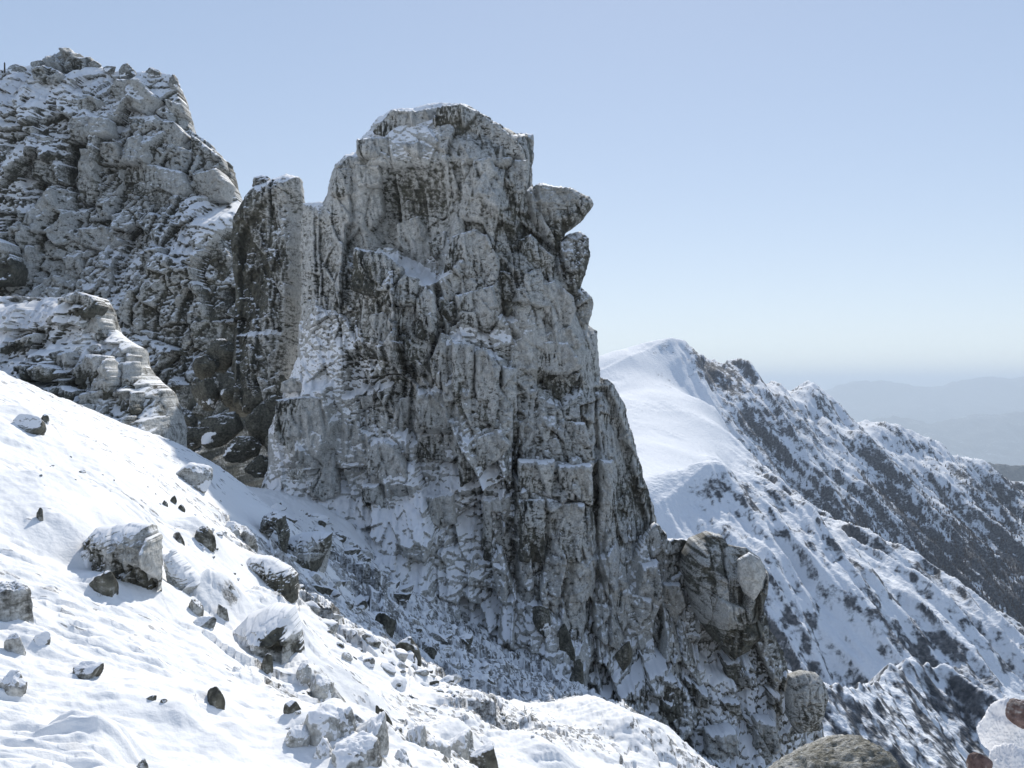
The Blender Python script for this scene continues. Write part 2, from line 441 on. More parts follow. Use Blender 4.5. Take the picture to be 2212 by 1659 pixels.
# ================================================================== the pinnacle
PIN = 70.0
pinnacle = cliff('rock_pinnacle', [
    (560, 1700), (560, 1120), (588, 1010), (585, 930), (615, 855), (645, 770), (652, 640), (652, 520), (655, 441), (700, 438), (707, 428),
    (715, 395), (725, 362), (750, 338), (772, 333), (776, 308), (800, 285), (820, 260), (850, 239), (872, 236), (895, 239), (925, 228),
    (960, 222), (1000, 227), (1040, 247), (1080, 271), (1112, 292), (1138, 296), (1150, 340), (1148, 400), (1165, 450), (1200, 500),
    (1225, 540), (1240, 600), (1252, 630), (1262, 670), (1268, 705), (1290, 716), (1294, 760), (1293, 815), (1325, 832), (1350, 880),
    (1368, 960), (1388, 1030), (1408, 1088), (1414, 1130), (1436, 1152), (1445, 1210), (1500, 1400), (1520, 1700)],
    PIN,
    [(680, 480, 1.0), (720, 600, 1.6), (760, 420, 3.5), (800, 300, 3.6), (870, 260, 2.6), (960, 240, 2.0), (1000, 320, 4.6), (1080, 300, 3.4), (1130, 340, 3.6),
     (880, 430, 3.6), (1050, 450, 5.4), (1130, 520, 3.6), (1000, 600, 6.4), (820, 640, 4.6), (880, 720, 6.0), (1080, 700, 6.0), (1200, 700, 4.6), (1270, 780, 3.0),
     (690, 780, 2.5), (760, 850, 4.8), (660, 930, 4.0), (900, 900, 7.0), (1000, 900, 7.8), (1120, 900, 7.4), (1230, 950, 6.4), (1340, 950, 3.0), (1390, 1100, 3.0),
     (720, 1050, 6.5), (850, 1100, 8.5), (1000, 1100, 9.2), (1150, 1150, 9.0), (1260, 1150, 8.4), (1350, 1200, 5.6), (1000, 1280, 11.5), (850, 1250, 12.5), (1150, 1350, 11.5),
     (1250, 1420, 11.0), (1380, 1400, 8.5), (700, 1200, 11), (1000, 1500, 15), (1250, 1560, 14), (650, 1400, 15)],
    [(850, 300, .78), (820, 270, .8), (960, 240, .7), (1030, 280, .42), (1090, 310, .4), (960, 330, .6), (900, 430, .25), (850, 400, .25), (770, 440, .8), (800, 480, .7),
     (880, 520, .72), (1060, 420, .62), (1120, 480, .3), (1000, 560, .6), (720, 560, .4), (690, 470, .5), (850, 610, .35), (880, 700, .42), (1000, 650, .66),
     (1085, 620, .22), (1150, 600, .5), (1220, 680, .78), (1180, 770, .78), (1215, 845, .3), (990, 800, .6), (760, 800, .3), (830, 850, .3), (680, 900, .92), (640, 950, .92),
     (700, 800, .7), (950, 880, .7), (1050, 900, .62), (1200, 950, .6), (1330, 1000, .72), (1385, 1080, .22), (850, 1000, .76), (1000, 1000, .62), (1100, 1000, .32),
     (1230, 1000, .55), (1290, 1120, .2), (1310, 1200, .82), (1150, 1150, .42), (1200, 1130, .5), (900, 1130, .85), (1000, 1200, .75), (1100, 1350, .75), (1250, 1350, .55),
     (1380, 1300, .6), (800, 1250, .8)],
    blocks=[
        ([(775, 338), (800, 285), (850, 240), (960, 215), (1080, 265), (1155, 325), (1142, 346), (1000, 346), (930, 352), (850, 346)], 0.8, 0.18, 0, -0.10),
        ([(796, 380), (850, 362), (940, 372), (985, 420), (965, 500), (930, 595), (850, 560), (795, 520), (780, 440)], -2.2, 0.9, 0, 0.12),
        ([(1040, 360), (1080, 350), (1150, 350), (1148, 400), (1120, 500), (1080, 470), (1030, 420)], 0.7, 0.25, -0.25, 0),
        ([(770, 552), (860, 585), (945, 610), (950, 680), (930, 800), (860, 790), (762, 735)], 1.3, 0.35, 0.05, 0),
        ([(850, 600), (905, 610), (900, 760), (845, 740)], 0.6, 0.15, 0.2, 0),
        ([(945, 600), (1000, 560), (1080, 590), (1090, 700), (1060, 705), (950, 700)], 0.9, 0.3, 0, 0),
        ([(958, 725), (1010, 728), (1026, 800), (1030, 1000), (1058, 1050), (1000, 1060), (975, 900), (945, 800)], 1.3, 0.3, 0.1, 0),
        ([(1032, 775), (1060, 762), (1108, 800), (1105, 950), (1032, 960)], 0.8, 0.2, -0.1, 0),
        ([(1110, 540), (1160, 520), (1230, 630), (1285, 725), (1290, 830), (1150, 820), (1100, 700)], 0.8, 0.3, -0.1, 0.0),
        ([(1150, 805), (1255, 795), (1262, 830), (1212, 872), (1172, 850)], -1.2, 0.3, 0, 0.2),
        ([(1294, 835), (1330, 840), (1372, 960), (1412, 1100), (1436, 1200), (1425, 1400), (1250, 1460), (1288, 1200)], -1.6, 0.18, -0.15, 0),
        ([(1270, 1020), (1296, 1010), (1292, 1250), (1262, 1350), (1250, 1340), (1280, 1200)], -1.3, 0.15, 0, 0),
        ([(600, 905), (640, 832), (700, 832), (720, 920), (700, 990), (615, 1000)], 1.3, 0.4, 0, 0),
        ([(900, 860), (930, 845), (965, 852), (975, 930), (900, 932)], 0.9, 0.15, 0, 0),
        ([(800, 950), (860, 960), (900, 1040), (850, 1060), (795, 1010)], 0.9, 0.4, 0, 0),
        ([(880, 1080), (960, 1060), (990, 1110), (960, 1180), (880, 1150)], 0.9, 0.5, 0, 0),
        ([(1095, 940), (1118, 940), (1112, 1120), (1120, 1260), (1096, 1260), (1090, 1100)], -1.0, 0.2, 0, 0),
        ([(860, 760), (890, 760), (900, 950), (862, 930)], -1.3, 0.3, 0, 0),
        ([(740, 760), (840, 770), (850, 830), (740, 850)], -0.9, 0.3, 0, 0),
        ([(1300, 850), (1322, 850), (1345, 960), (1340, 1200), (1300, 1400), (1280, 1400), (1310, 1150)], 0.7, 0.12, 0, 0),
        ([(940, 610), (956, 620), (955, 800), (940, 820), (935, 700)], -1.1, 0.12, 0, 0),
        ([(1085, 560), (1120, 590), (1110, 690), (1078, 680)], -0.8, 0.3, 0, 0),
    ], seed=3, step=0.062, edge=3.2, back=7.0, streak=.13,
    joint=[(860, 270, .15), (960, 250, .3), (1050, 290, .4), (900, 330, .3), (880, 430, .6), (880, 520, .35), (780, 450, .5), (720, 560, .7), (1000, 600, .9), (1100, 450, .9), (1200, 760, .5), (1180, 700, .6),
           (1000, 850, 1.15), (850, 800, 1.2), (660, 930, .5), (1230, 1000, 1.2), (1330, 1050, .8), (900, 1150, 1.0), (1150, 1250, 1.2), (1000, 1400, 1.2)],
    vgrain=[(1330, 950, 1), (1300, 1250, 1), (1360, 1150, .9), (1250, 1000, .2), (1200, 1250, .35), (1120, 420, .7), (1000, 800, .1), (900, 400, 0), (750, 600, 0), (800, 1000, 0), (1000, 1150, .2), (1380, 950, 1), (1100, 650, .2)],
    snowy=[(780, 545, .2), (850, 570, .26), (900, 595, .3), (935, 610, .22), (960, 705, .3), (1010, 712, .45), (1060, 735, .35), (770, 745, .25), (830, 775, .3), (850, 300, .12), (900, 330, .25), (830, 340, .1),
           (1060, 1060, .35), (680, 700, .25), (640, 740, .3), (700, 1000, .05), (780, 1050, .15), (870, 1010, .2), (960, 300, -.1), (1050, 290, -.15), (900, 450, -.3), (1000, 560, -.15), (1100, 600, -.2), (800, 650, -.2),
           (890, 700, -.2), (1200, 700, -.1), (1200, 900, -.15), (1000, 900, -.12), (1330, 1000, -.2), (850, 850, -.12), (1150, 1100, -.15), (1250, 1250, -.15), (950, 1150, .12), (1050, 1300, .1), (850, 1200, .15), (720, 600, -.2), (1380, 1200, -.1),
           (980, 650, -.2), (1080, 800, -.15), (760, 470, -.1), (830, 500, -.2)])
tag(pinnacle, 'tall frosted rock pinnacle with a domed head and a nose jutting out to the right', 'rock pinnacle')

tri = [(0, 0, 0.4), (1, 1, 0.4)]


def chunk(name, outline, D, T, rimes, parent, seed, **kw):
    us = [p[0] for p in outline]; vs = [p[1] for p in outline]
    cu, cv = sum(us) / len(us), sum(vs) / len(vs)
    rel = [(cu, cv, T), (min(us), cv, T * 0.9), (max(us), cv, T * 0.6), (cu, min(vs), T * 0.7), (cu, max(vs), T * 0.8)]
    kw.setdefault('cells', ((1.6, 1.8, 0.35, 0.35), (0.6, 0.8, 0.15, 0.3)))
    if 'overhang' in name or 'corner' in name or 'plate' in name:
        kw.update(edge=.6, jag=.3, rough=.7, flakes=((1.3, .5), (.5, .18)), slabs=((1.2, .25), (.45, .06)), cells=((1.6, 1.8, .5, .7), (.6, .8, .2, .5), (.3, .4, .06, .4)))
    kw.setdefault('edge', 1.1); kw.setdefault('back', 2.2); kw.setdefault('jag', 0.18); kw.setdefault('rough', 0.45)
    kw.setdefault('flakes', ((1.3, 0.25), (0.5, 0.08))); kw.setdefault('slabs', ((1.2, 0.22), (0.45, 0.08)))
    kw.setdefault('step', max(0.02, 0.00075 * D))
    return cliff(name, outline, D, rel, rimes, seed=seed, parent=parent, **kw)


chunk('overhang_block', [(1120, 420), (1165, 398), (1195, 404), (1235, 410), (1268, 428), (1279, 444), (1262, 470), (1240, 490), (1222, 502),
                         (1205, 555), (1170, 520), (1135, 470)], 68.0, 1.7,
      [(1160, 430, .8), (1200, 430, .85), (1240, 440, .5), (1255, 465, .15), (1200, 490, .25), (1180, 520, .3)], pinnacle, 21, snowy=[(1180, 420, -.1), (1240, 440, -.25), (1200, 500, -.3)])
chunk('overhang_block', [(1195, 530), (1222, 508), (1252, 502), (1272, 516), (1274, 555), (1262, 598), (1245, 640), (1205, 640), (1185, 580)], 68.6, 1.6,
      [(1230, 520, .6), (1250, 560, .25), (1225, 600, .3), (1210, 560, .4)], pinnacle, 22)
chunk('corner_block', [(1105, 300), (1118, 291), (1150, 292), (1154, 310), (1152, 345), (1128, 352), (1110, 330)], 70.5, 0.8,
      [(1120, 310, .6), (1150, 330, .5), (1130, 340, .5)], pinnacle, 23)
chunk('frost_plate', [(1235, 625), (1255, 622), (1276, 642), (1279, 660), (1272, 700), (1262, 715), (1238, 690)], 68.8, 1.0,
      [(1255, 630, .3), (1270, 670, .9), (1250, 690, .9)], pinnacle, 24)

Z2 = (([(350, 350), (540, 330), (560, 460), (440, 470), (345, 440)], .7), ([(285, 450), (430, 445), (470, 480), (330, 530), (215, 530)], .7), ([(215, 530), (330, 530), (320, 700), (180, 710)], .6), ([(330, 500), (510, 520), (500, 640), (350, 650)], .8),
      ([(350, 660), (500, 650), (520, 800), (440, 930), (340, 900)], .75), ([(640, 365), (760, 370), (900, 440), (900, 480), (760, 470), (630, 400)], .85), ([(570, 160), (640, 165), (700, 175), (850, 140), (820, 260), (700, 320), (530, 330), (450, 290)], .72),
      ([(860, 140), (1000, 130), (1140, 180), (1290, 290), (1400, 410), (1420, 460), (1100, 460), (880, 330), (830, 230)], .36), ([(1000, 480), (1060, 470), (1070, 560), (1030, 600)], .65), ([(1080, 480), (1200, 460), (1240, 560), (1130, 680), (1080, 620)], .65),
      ([(1200, 465), (1330, 460), (1320, 500), (1240, 520)], .8), ([(1250, 620), (1350, 480), (1440, 480), (1430, 640), (1330, 900), (1250, 860)], .4), ([(600, 880), (740, 830), (800, 930), (800, 1080), (700, 1100), (600, 1000)], .85),
      ([(800, 1000), (920, 920), (930, 1060), (830, 1100)], .4), ([(940, 960), (1100, 920), (1180, 960), (1250, 1100), (1240, 1280), (1000, 1330), (900, 1200)], .58), ([(330, 1040), (500, 1060), (640, 1160), (620, 1240), (480, 1350), (310, 1300)], .33),
      ([(500, 1370), (650, 1200), (740, 1230), (720, 1400), (560, 1400)], .45), ([(720, 1370), (780, 1270), (840, 1330), (860, 1500), (830, 1640), (720, 1600)], .5), ([(440, 1450), (540, 1440), (570, 1560), (550, 1660), (430, 1640)], .65),
      ([(575, 1405), (715, 1405), (715, 1640), (580, 1660)], .42), ([(860, 1350), (960, 1340), (980, 1480), (880, 1500)], .2), ([(970, 1340), (1220, 1270), (1240, 1400), (1180, 1560), (1000, 1520)], .68), ([(1240, 1180), (1340, 1200), (1360, 1400), (1300, 1480), (1230, 1350)], .1),
      ([(1420, 1290), (1600, 1240), (1720, 1340), (1740, 1420), (1700, 1530), (1450, 1540)], .7), ([(1370, 990), (1450, 950), (1600, 1100), (1600, 1240), (1440, 1240)], .3), ([(1490, 1600), (1700, 1530), (1780, 1640), (1760, 1670), (1490, 1670)], .75))
Z3 = (([(1230, 250), (1370, 260), (1360, 640), (1300, 760), (1230, 560)], .48), ([(1160, 200), (1240, 220), (1225, 420), (1230, 540), (1100, 480), (1080, 380)], .6), ([(1370, 300), (1430, 280), (1530, 400), (1520, 640), (1500, 780), (1370, 740)], .68),
      ([(1000, 640), (1100, 550), (1225, 620), (1220, 800), (990, 800)], .8), ([(850, 30), (1110, 40), (1090, 290), (1060, 420), (950, 380)], .42), ([(110, 620), (290, 590), (420, 600), (460, 760), (400, 1000), (260, 1000), (100, 850)], .92), ([(140, 500), (280, 450), (300, 560), (130, 570)], .9),
      ([(700, 920), (800, 870), (880, 900), (980, 1120), (820, 1180), (690, 1060)], .8), ([(890, 610), (960, 600), (950, 820), (890, 830)], .7), ([(640, 600), (740, 580), (740, 650), (660, 680)], .85), ([(990, 830), (1220, 830), (1230, 1010), (1000, 980)], .42),
      ([(1235, 800), (1350, 780), (1370, 1100), (1280, 1180)], .48), ([(1370, 850), (1540, 800), (1600, 900), (1500, 1010), (1370, 1100)], .75), ([(1650, 760), (1740, 700), (1760, 820), (1690, 970), (1650, 940)], .75), ([(1545, 400), (1640, 420), (1640, 700), (1535, 760)], .62),
      ([(1730, 240), (1960, 250), (2060, 400), (1960, 460), (1760, 440)], .78), ([(1790, 460), (1900, 440), (2040, 450), (1960, 640), (1830, 600)], .15), ([(1900, 760), (2070, 760), (2130, 1000), (1900, 1000)], .55), ([(1640, 1000), (1880, 1000), (1860, 1240), (1640, 1200)], .5),
      ([(1420, 1240), (1590, 1220), (1610, 1640), (1420, 1640)], .55), ([(1880, 1030), (2120, 1020), (2110, 1280), (1930, 1240)], .6), ([(1850, 1280), (2070, 1280), (2050, 1640), (1830, 1640)], .5), ([(1020, 1230), (1240, 1210), (1260, 1400), (1080, 1420)], .85),
      ([(650, 1160), (760, 1150), (850, 1330), (760, 1400), (650, 1260)], .5), ([(2165, 1000), (2250, 1010), (2230, 1640), (2120, 1640), (2160, 1250)], .78), ([(300, 1180), (470, 950), (530, 1210), (420, 1260)], .7), ([(1640, 1250), (1820, 1250), (1815, 1660), (1650, 1640)], .28))
rb = np.random.default_rng(8)
BL = [([(655 + x * .3385, 187 + y * .3385) for x, y in p], r) for p, r in Z2] + [([(561.6 + x * .3385, 655 + y * .3385) for x, y in p], r) for p, r in Z3]
for i, (px, rm) in enumerate(BL):
    us_, vs_ = [p[0] for p in px], [p[1] for p in px]; cu, cv = np.mean(us_), np.mean(vs_); D_ = front_depth('rock_pinnacle', px) + .35
    T_ = rb.uniform(.45, .85); tl, tr, tt, tb = rb.uniform(.55, 1.5, 4)
    cliff('block', px, D_, [(cu, cv, T_), (min(us_), cv, T_ * tl), (max(us_), cv, T_ * tr), (cu, min(vs_), T_ * tt * .8), (cu, max(vs_), T_ * tb)], [(cu, cv, rm), (cu + 12, cv - 8, min(1, rm + .12)), (cu - 12, cv + 4, max(0, rm - .1))],
          seed=1000 + i, parent=pinnacle, step=.06, edge=.2, back=1.6, jag=.24, rough=.5, unit=.7, cells=((1.9, 5.0, .26, .4), (.75, 2.2, .14, .4), (.35, .7, .05, .4)), flakes=((1.6, .32), (.7, .13)), slabs=((1.7, .05), (.7, .03)), streak=.15, feather=.85,
          vgrain=[(cu, cv, 1.0 if cu > 1290 else 0.4), (cu + 9, cv, 1.0 if cu > 1290 else 0.3), (cu, cv + 9, .4)],
          snowy=[(cu, cv, -.12), (cu + 9, cv, -.12), (cu, cv + 9, -.12)])

# ================================================================== slim dark pillar left of it
pillar = cliff('rock_pillar', [(502, 900), (512, 640), (498, 520), (506, 470), (530, 430), (552, 405), (600, 388), (622, 379), (648, 386), (653, 412), (657, 520),
                               (655, 640), (650, 900)], 77.0,
               [(510, 500, 0.2), (560, 500, 1.6), (620, 400, 2.4), (620, 550, 3.2), (645, 500, 2.6), (530, 650, 2.0), (615, 680, 4.0), (560, 800, 4.5), (640, 700, 3.4), (650, 450, 1.6)],
               [(520, 480, .1), (560, 450, .2), (590, 420, .45), (550, 560, .03), (580, 650, .03), (600, 560, .12), (632, 420, .75), (640, 520, .85), (635, 640, .9), (615, 600, .45), (560, 700, .1),  # the lit right strip is painted in here as high rime values
                (650, 700, .8)],
               blocks=[([(500, 500), (600, 400), (618, 560), (610, 720), (510, 720)], -0.7, 0.2, 0.25, 0)],
               cells=((1.8, 5.0, 0.5, 0.3), (0.7, 1.4, 0.2, 0.35), (0.3, 0.5, 0.07, 0.3)), seed=31, edge=1.6, back=3.0, jag=0.25, step=0.065, rough=0.6)
tag(pillar, 'slim dark rock pillar with a pale right edge standing left of the big pinnacle', 'rock pillar')
chunk('capstone', [(546, 404), (549, 383), (566, 380), (580, 383), (586, 396), (575, 408)], 77.0, 0.6, [(550, 390, .2), (580, 395, .3), (565, 385, .3)], pillar, 33,
      cells=((0.8, 0.35, 0.12, 0.3), (0.3, 0.2, 0.05, 0.3)), edge=0.5, back=0.8, jag=0.06)

# ================================================================== crag on the left
CRAG = 108.0
CRAG_RELIEF = [(-200, 200, 4), (0, 170, 1.5), (150, 140, 1.0), (330, 165, 1.0), (0, 215, 6), (60, 240, 7.5), (150, 260, 6.5), (300, 240, 4.5), (380, 240, 3),
     (30, 320, 10), (90, 330, 9.5), (190, 330, 7), (280, 330, 6.8), (390, 320, 4.8), (470, 360, 3), (110, 430, 11), (60, 500, 12.5), (240, 450, 7.6), (350, 440, 7), (410, 420, 6), (480, 420, 4.2),
     (430, 480, 9.5), (510, 470, 6.5), (330, 540, 11.5), (480, 560, 9.5), (130, 560, 12), (50, 600, 14), (230, 600, 12.5), (400, 640, 13), (300, 720, 15), (450, 720, 14), (540, 760, 13), (400, 820, 17),
     (550, 900, 16), (300, 900, 19), (450, 950, 19), (0, 800, 20), (0, 1000, 24), (550, 1000, 19)]
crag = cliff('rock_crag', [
    (-260, 1150), (-260, 170), (-120, 165), (0, 152), (22, 143), (55, 146), (78, 140), (100, 132), (130, 128), (170, 130), (205, 142), (245, 158), (300, 160), (345, 158), (372, 164),
    (386, 195), (400, 238), (406, 278), (425, 290), (450, 310), (476, 338), (494, 352), (501, 392), (512, 425), (530, 445), (580, 470), (600, 600),
    (610, 1150)], CRAG,
    CRAG_RELIEF,
    [(u, v, r * .8 - .12) for u, v, r in ((150, 180, .7), (300, 200, .7), (60, 260, .4), (150, 300, .3), (250, 310, .75), (340, 330, .85), (390, 300, .85), (460, 340, .4), (450, 400, .75), (160, 380, .15), (210, 400, .7),
     (280, 440, .5), (360, 430, .4), (110, 420, .55), (60, 420, .3), (20, 400, .4), (110, 520, .75), (50, 500, .4), (10, 570, .1), (60, 580, .8), (220, 540, .75), (350, 560, .5), (450, 560, .6),
     (480, 640, .3), (300, 650, .55), (200, 650, .7), (400, 720, .45), (480, 800, .18), (560, 760, .06), (560, 850, .03), (540, 920, .15), (420, 860, .2), (300, 760, .5))],
    snowy=[(20, 200, .4), (30, 260, .25), (200, 180, .22), (100, 220, .2), (300, 220, .05), (300, 350, -.1), (400, 350, -.1), (440, 470, .3), (480, 440, .25), (300, 590, .16), (200, 560, .0), (20, 440, .3),
           (420, 600, .05), (540, 680, .0), (550, 770, -.15), (480, 900, -.15), (560, 880, -.2), (460, 800, -.1), (300, 800, .05), (100, 500, -.1), (30, 560, -.2), (350, 440, -.1)],
    blocks=[
        ([(130, 300), (170, 290), (190, 420), (160, 440), (130, 380)], -2.4, 0.4, 0, 0),
        ([(190, 360), (240, 350), (225, 470), (180, 470)], 1.3, 0.25, 0.2, 0),
        ([(60, 300), (105, 300), (132, 380), (145, 480), (100, 420)], 1.2, 0.3, 0, 0),
        ([(60, 470), (115, 400), (130, 450), (90, 560)], 1.5, 0.3, 0, 0),
        ([(-20, 510), (20, 510), (45, 580), (35, 620), (-30, 620)], 2.0, 0.25, 0.2, 0),
        ([(45, 560), (65, 540), (80, 600), (55, 625)], 1.6, 0.2, 0, 0),
        ([(415, 288), (480, 340), (505, 420), (430, 430), (408, 380)], -1.6, 0.3, 0, 0),
        ([(500, 640), (600, 700), (600, 950), (560, 1000), (480, 900), (470, 760)], -2.5, 1.2, 0, 0),
    ],
    bulge_gain=.4, streak=.03, bristle=(.9, .35), cells=((4.2, 6.5, 1.9, 0.7), (1.7, 2.6, 0.7, 0.75), (0.6, 0.9, 0.22, 0.55)), flakes=((3.6, 0.9), (1.3, 0.3)), slabs=((4.5, 0.4), (1.4, 0.2)), seed=41, step=0.095, edge=4.0, back=9.0, rough=1.2, jag=0.6, lean=-0.15)
tag(crag, 'broad broken rock crag streaked with snow rising at the upper left', 'rock crag')


CB = ((([(480, 540), (560, 520), (700, 540), (720, 640), (560, 700), (470, 690)], .75), ([(820, 660), (900, 640), (960, 780), (940, 830), (810, 780)], .85), ([(660, 700), (760, 700), (780, 800), (700, 820), (650, 780)], .6),
       ([(530, 740), (640, 720), (640, 1060), (560, 1090), (510, 1050)], .65), ([(700, 850), (860, 820), (1040, 850), (1190, 890), (1230, 1000), (1080, 1160), (900, 1190), (690, 1140)], .4),
       ([(1240, 900), (1420, 880), (1480, 960), (1450, 1060), (1300, 1080), (1240, 1010)], .75), ([(1225, 640), (1330, 720), (1420, 790), (1440, 870), (1250, 880), (1230, 760)], .35), ([(230, 640), (340, 660), (390, 860), (400, 960), (240, 940)], .55),
       ([(200, 1130), (340, 980), (370, 1110), (240, 1240), (180, 1230)], .8), ([(-40, 1290), (60, 1330), (130, 1500), (110, 1600), (-40, 1600)], .03), ([(130, 1480), (200, 1340), (230, 1440), (220, 1600), (140, 1590)], .85),
       ([(540, 1250), (700, 1230), (800, 1330), (700, 1400), (560, 1360)], .75), ([(90, 750), (230, 770), (240, 930), (100, 900)], .5), ([(760, 300), (900, 300), (1020, 420), (950, 520), (830, 480), (700, 380)], .7),
       ([(480, 430), (600, 400), (660, 430), (600, 520), (500, 510)], .6), ([(1085, 440), (1180, 460), (1200, 530), (1110, 540)], .8), ([(1020, 560), (1120, 560), (1200, 640), (1150, 740), (1030, 700)], .65),
       ([(830, 540), (1000, 520), (1010, 590), (860, 640)], .5), ([(240, 240), (330, 215), (420, 260), (400, 330), (260, 330)], .5), ([(1290, 1320), (1400, 1290), (1480, 1420), (1430, 1600), (1300, 1540)], .2),
       ([(900, 1400), (1040, 1360), (1080, 1480), (960, 1540)], .5), ([(420, 1430), (520, 1400), (560, 1540), (440, 1580)], .6)))
rb = np.random.default_rng(5)
for i, (zp, rm) in enumerate(CB):
    px = [(u * .3385, 75 + v * .3385) for u, v in zp]
    us_, vs_ = [p[0] for p in px], [p[1] for p in px]; cu, cv = np.mean(us_), np.mean(vs_); D_ = front_depth('rock_crag', px) + .45
    T_ = rb.uniform(.7, 1.3); tl, tr, tt, tb = rb.uniform(.55, 1.5, 4)
    cliff('block', px, D_, [(cu, cv, T_), (min(us_), cv, T_ * tl), (max(us_), cv, T_ * tr), (cu, min(vs_), T_ * tt), (cu, max(vs_), T_ * tb)], [(cu, cv, rm), (cu + 12, cv - 8, min(1, rm + .12)), (cu - 12, cv + 4, max(0, rm - .1))],
          seed=900 + i, parent=crag, step=.085, edge=.28, back=2.2, jag=.3, rough=.5, unit=1.0, cells=((2.6, 3.0, .25, .45), (.9, 1.3, .14, .4), (.4, .5, .06, .4)), flakes=((1.8, .18), (.7, .08)), slabs=((1.7, .15), (.7, .06)), streak=.05)


# ================================================================== near ground: snow slope and talus
# the slope is one tilted plane; "drop" says how far the ground lies below it (gully under the pinnacle, far side of the crest)
def plane(x, y):
    return -4.2 - 0.45 * x - 0.10 * y


DROPS = [(1240, 1560, 36), (1000, 1500, 36), (850, 1400, 40), (700, 1250, 42), (620, 1150, 46), (560, 1100, 40), (600, 1250, 30), (600, 1420, 20.5), (760, 1500, 24), (850, 1600, 19), (1100, 1659, 20.5), (1300, 1620, 29),
         (1500, 1668, 30), (620, 1062, 61), (740, 1120, 61), (900, 1300, 56), (1000, 1400, 53), (1240, 1485, 52)]
dp = []
for u, v, d in DROPS:
    q = W(u, v, d); dp.append((q[0], q[1], plane(q[0], q[1]) - q[2]))
for u, v in ((0, 808), (120, 900), (240, 962), (330, 960), (420, 974), (500, 1008), (0, 1000), (0, 1200), (0, 1450), (0, 1659), (250, 1100), (250, 1300), (250, 1500), (300, 1659), (420, 1100), (450, 1250), (450, 1450), (600, 1659), (480, 1550)):
    k_ = (CY - v) / FOC; h_ = (u - CX) / FOC; y_ = -4.2 / (k_ + 0.45 * h_ + 0.1); dp.append((h_ * y_, y_, 0.0))
dp += [(-15, 44, 1.6), (-18, 44, 1.4), (-21.5, 44, 1.9), (-25, 50, 3), (-17, 55, 4), (-25, 62, 5), (-13.3, 50, 2), (2, 6.4, -2.7), (0, 8, -1.4), (0, 1, -2.2), (3.9, 8, -3.6), (3.3, 7, -3.2), (5.8, 12, -1), (3.5, 12, -1.2),
       (12, 30, 2.5), (20, 55, 8), (9, 56, 6), (25, 80, 12), (0, 80, 7), (-20, 75, 5), (-40, 70, 5), (-45, 30, 2), (0, -40, 0), (-20, 0, 0), (20, -10, 0), (8, 20, 1)]
P = np.array(dp)
DROP = Rbf(P[:, :2], P[:, 2], 3.5, 0.6)


def GZ(x, y):
    return plane(np.asarray(x), np.asarray(y)) - DROP(x, y)


rock_pts = [(0, 1000, 0), (0, 1400, 0), (0, 1659, 0), (300, 1100, .06), (300, 1400, 0), (300, 1659, .1), (500, 1050, .05), (480, 1160, .3), (600, 1250, .6), (560, 1380, .3), (500, 1500, .05), (500, 1600, .2), (650, 1600, .55),
            (620, 1080, .15), (640, 1160, .5), (750, 1160, .3), (800, 1250, .75), (700, 1300, .55), (900, 1330, .9), (780, 1400, .5), (880, 1450, .4), (740, 1420, .3), (1000, 1420, .8), (1000, 1500, .35), (900, 1530, .35),
            (1080, 1520, .5), (1120, 1580, .6), (1150, 1460, .8), (850, 1600, .7), (950, 1640, .55), (1040, 1600, .35), (1200, 1560, .12), (1150, 1640, .1), (1300, 1590, .25), (1400, 1640, .45), (1500, 1670, .6)]


def hit_macro(u, v):
    """where the sight line of a picture point meets the slope's broad surface"""
    for d in np.concatenate([np.arange(4, 30, 0.1), np.arange(30, 90, 0.25)]):
        p = W(u, v, d)
        if p[2] < GZ(p[0], p[1]):
            return p
    return W(u, v, 60)


rp = [hit_macro(u, v) for u, v, _ in rock_pts]
RK = Rbf([(p[0], p[1]) for p in rp] + [(-30, 40), (-30, 0), (20, 0), (10, 15), (20, 40), (10, 60), (-12, 66), (-30, 70)], [r for *_, r in rock_pts] + [.1, 0, .2, .4, .8, 1, .5, .5], 1.5)


DRIFTS = [([(45, 1055), (95, 1100), (140, 1170), (185, 1235)], 0.45, 1.0), ([(120, 1085), (190, 1125), (260, 1128), (330, 1140)], 0.4, 0.9), ([(210, 1575), (290, 1558), (370, 1540), (430, 1548), (470, 1570)], 0.2, 0.7),
          ([(120, 1590), (220, 1630), (300, 1650)], 0.2, 0.5), ([(330, 1040), (420, 1060), (480, 1110), (520, 1180)], 0.15, 1.2),
          ([(560, 1300), (640, 1420), (740, 1500), (800, 1545)], 0.4, 1.0), ([(1235, 1560), (1300, 1590), (1380, 1625), (1480, 1655)], 0.9, 1.6), ([(1110, 1600), (1160, 1640), (1220, 1675)], 0.4, 0.8),
          ([(0, 890), (90, 950), (200, 1000), (330, 1010)], 0.12, 1.4)]
DR = []
for pl, h_, w_ in DRIFTS:
    DR.append(([hit_macro(u, v)[:2] for u, v in pl], h_, w_))


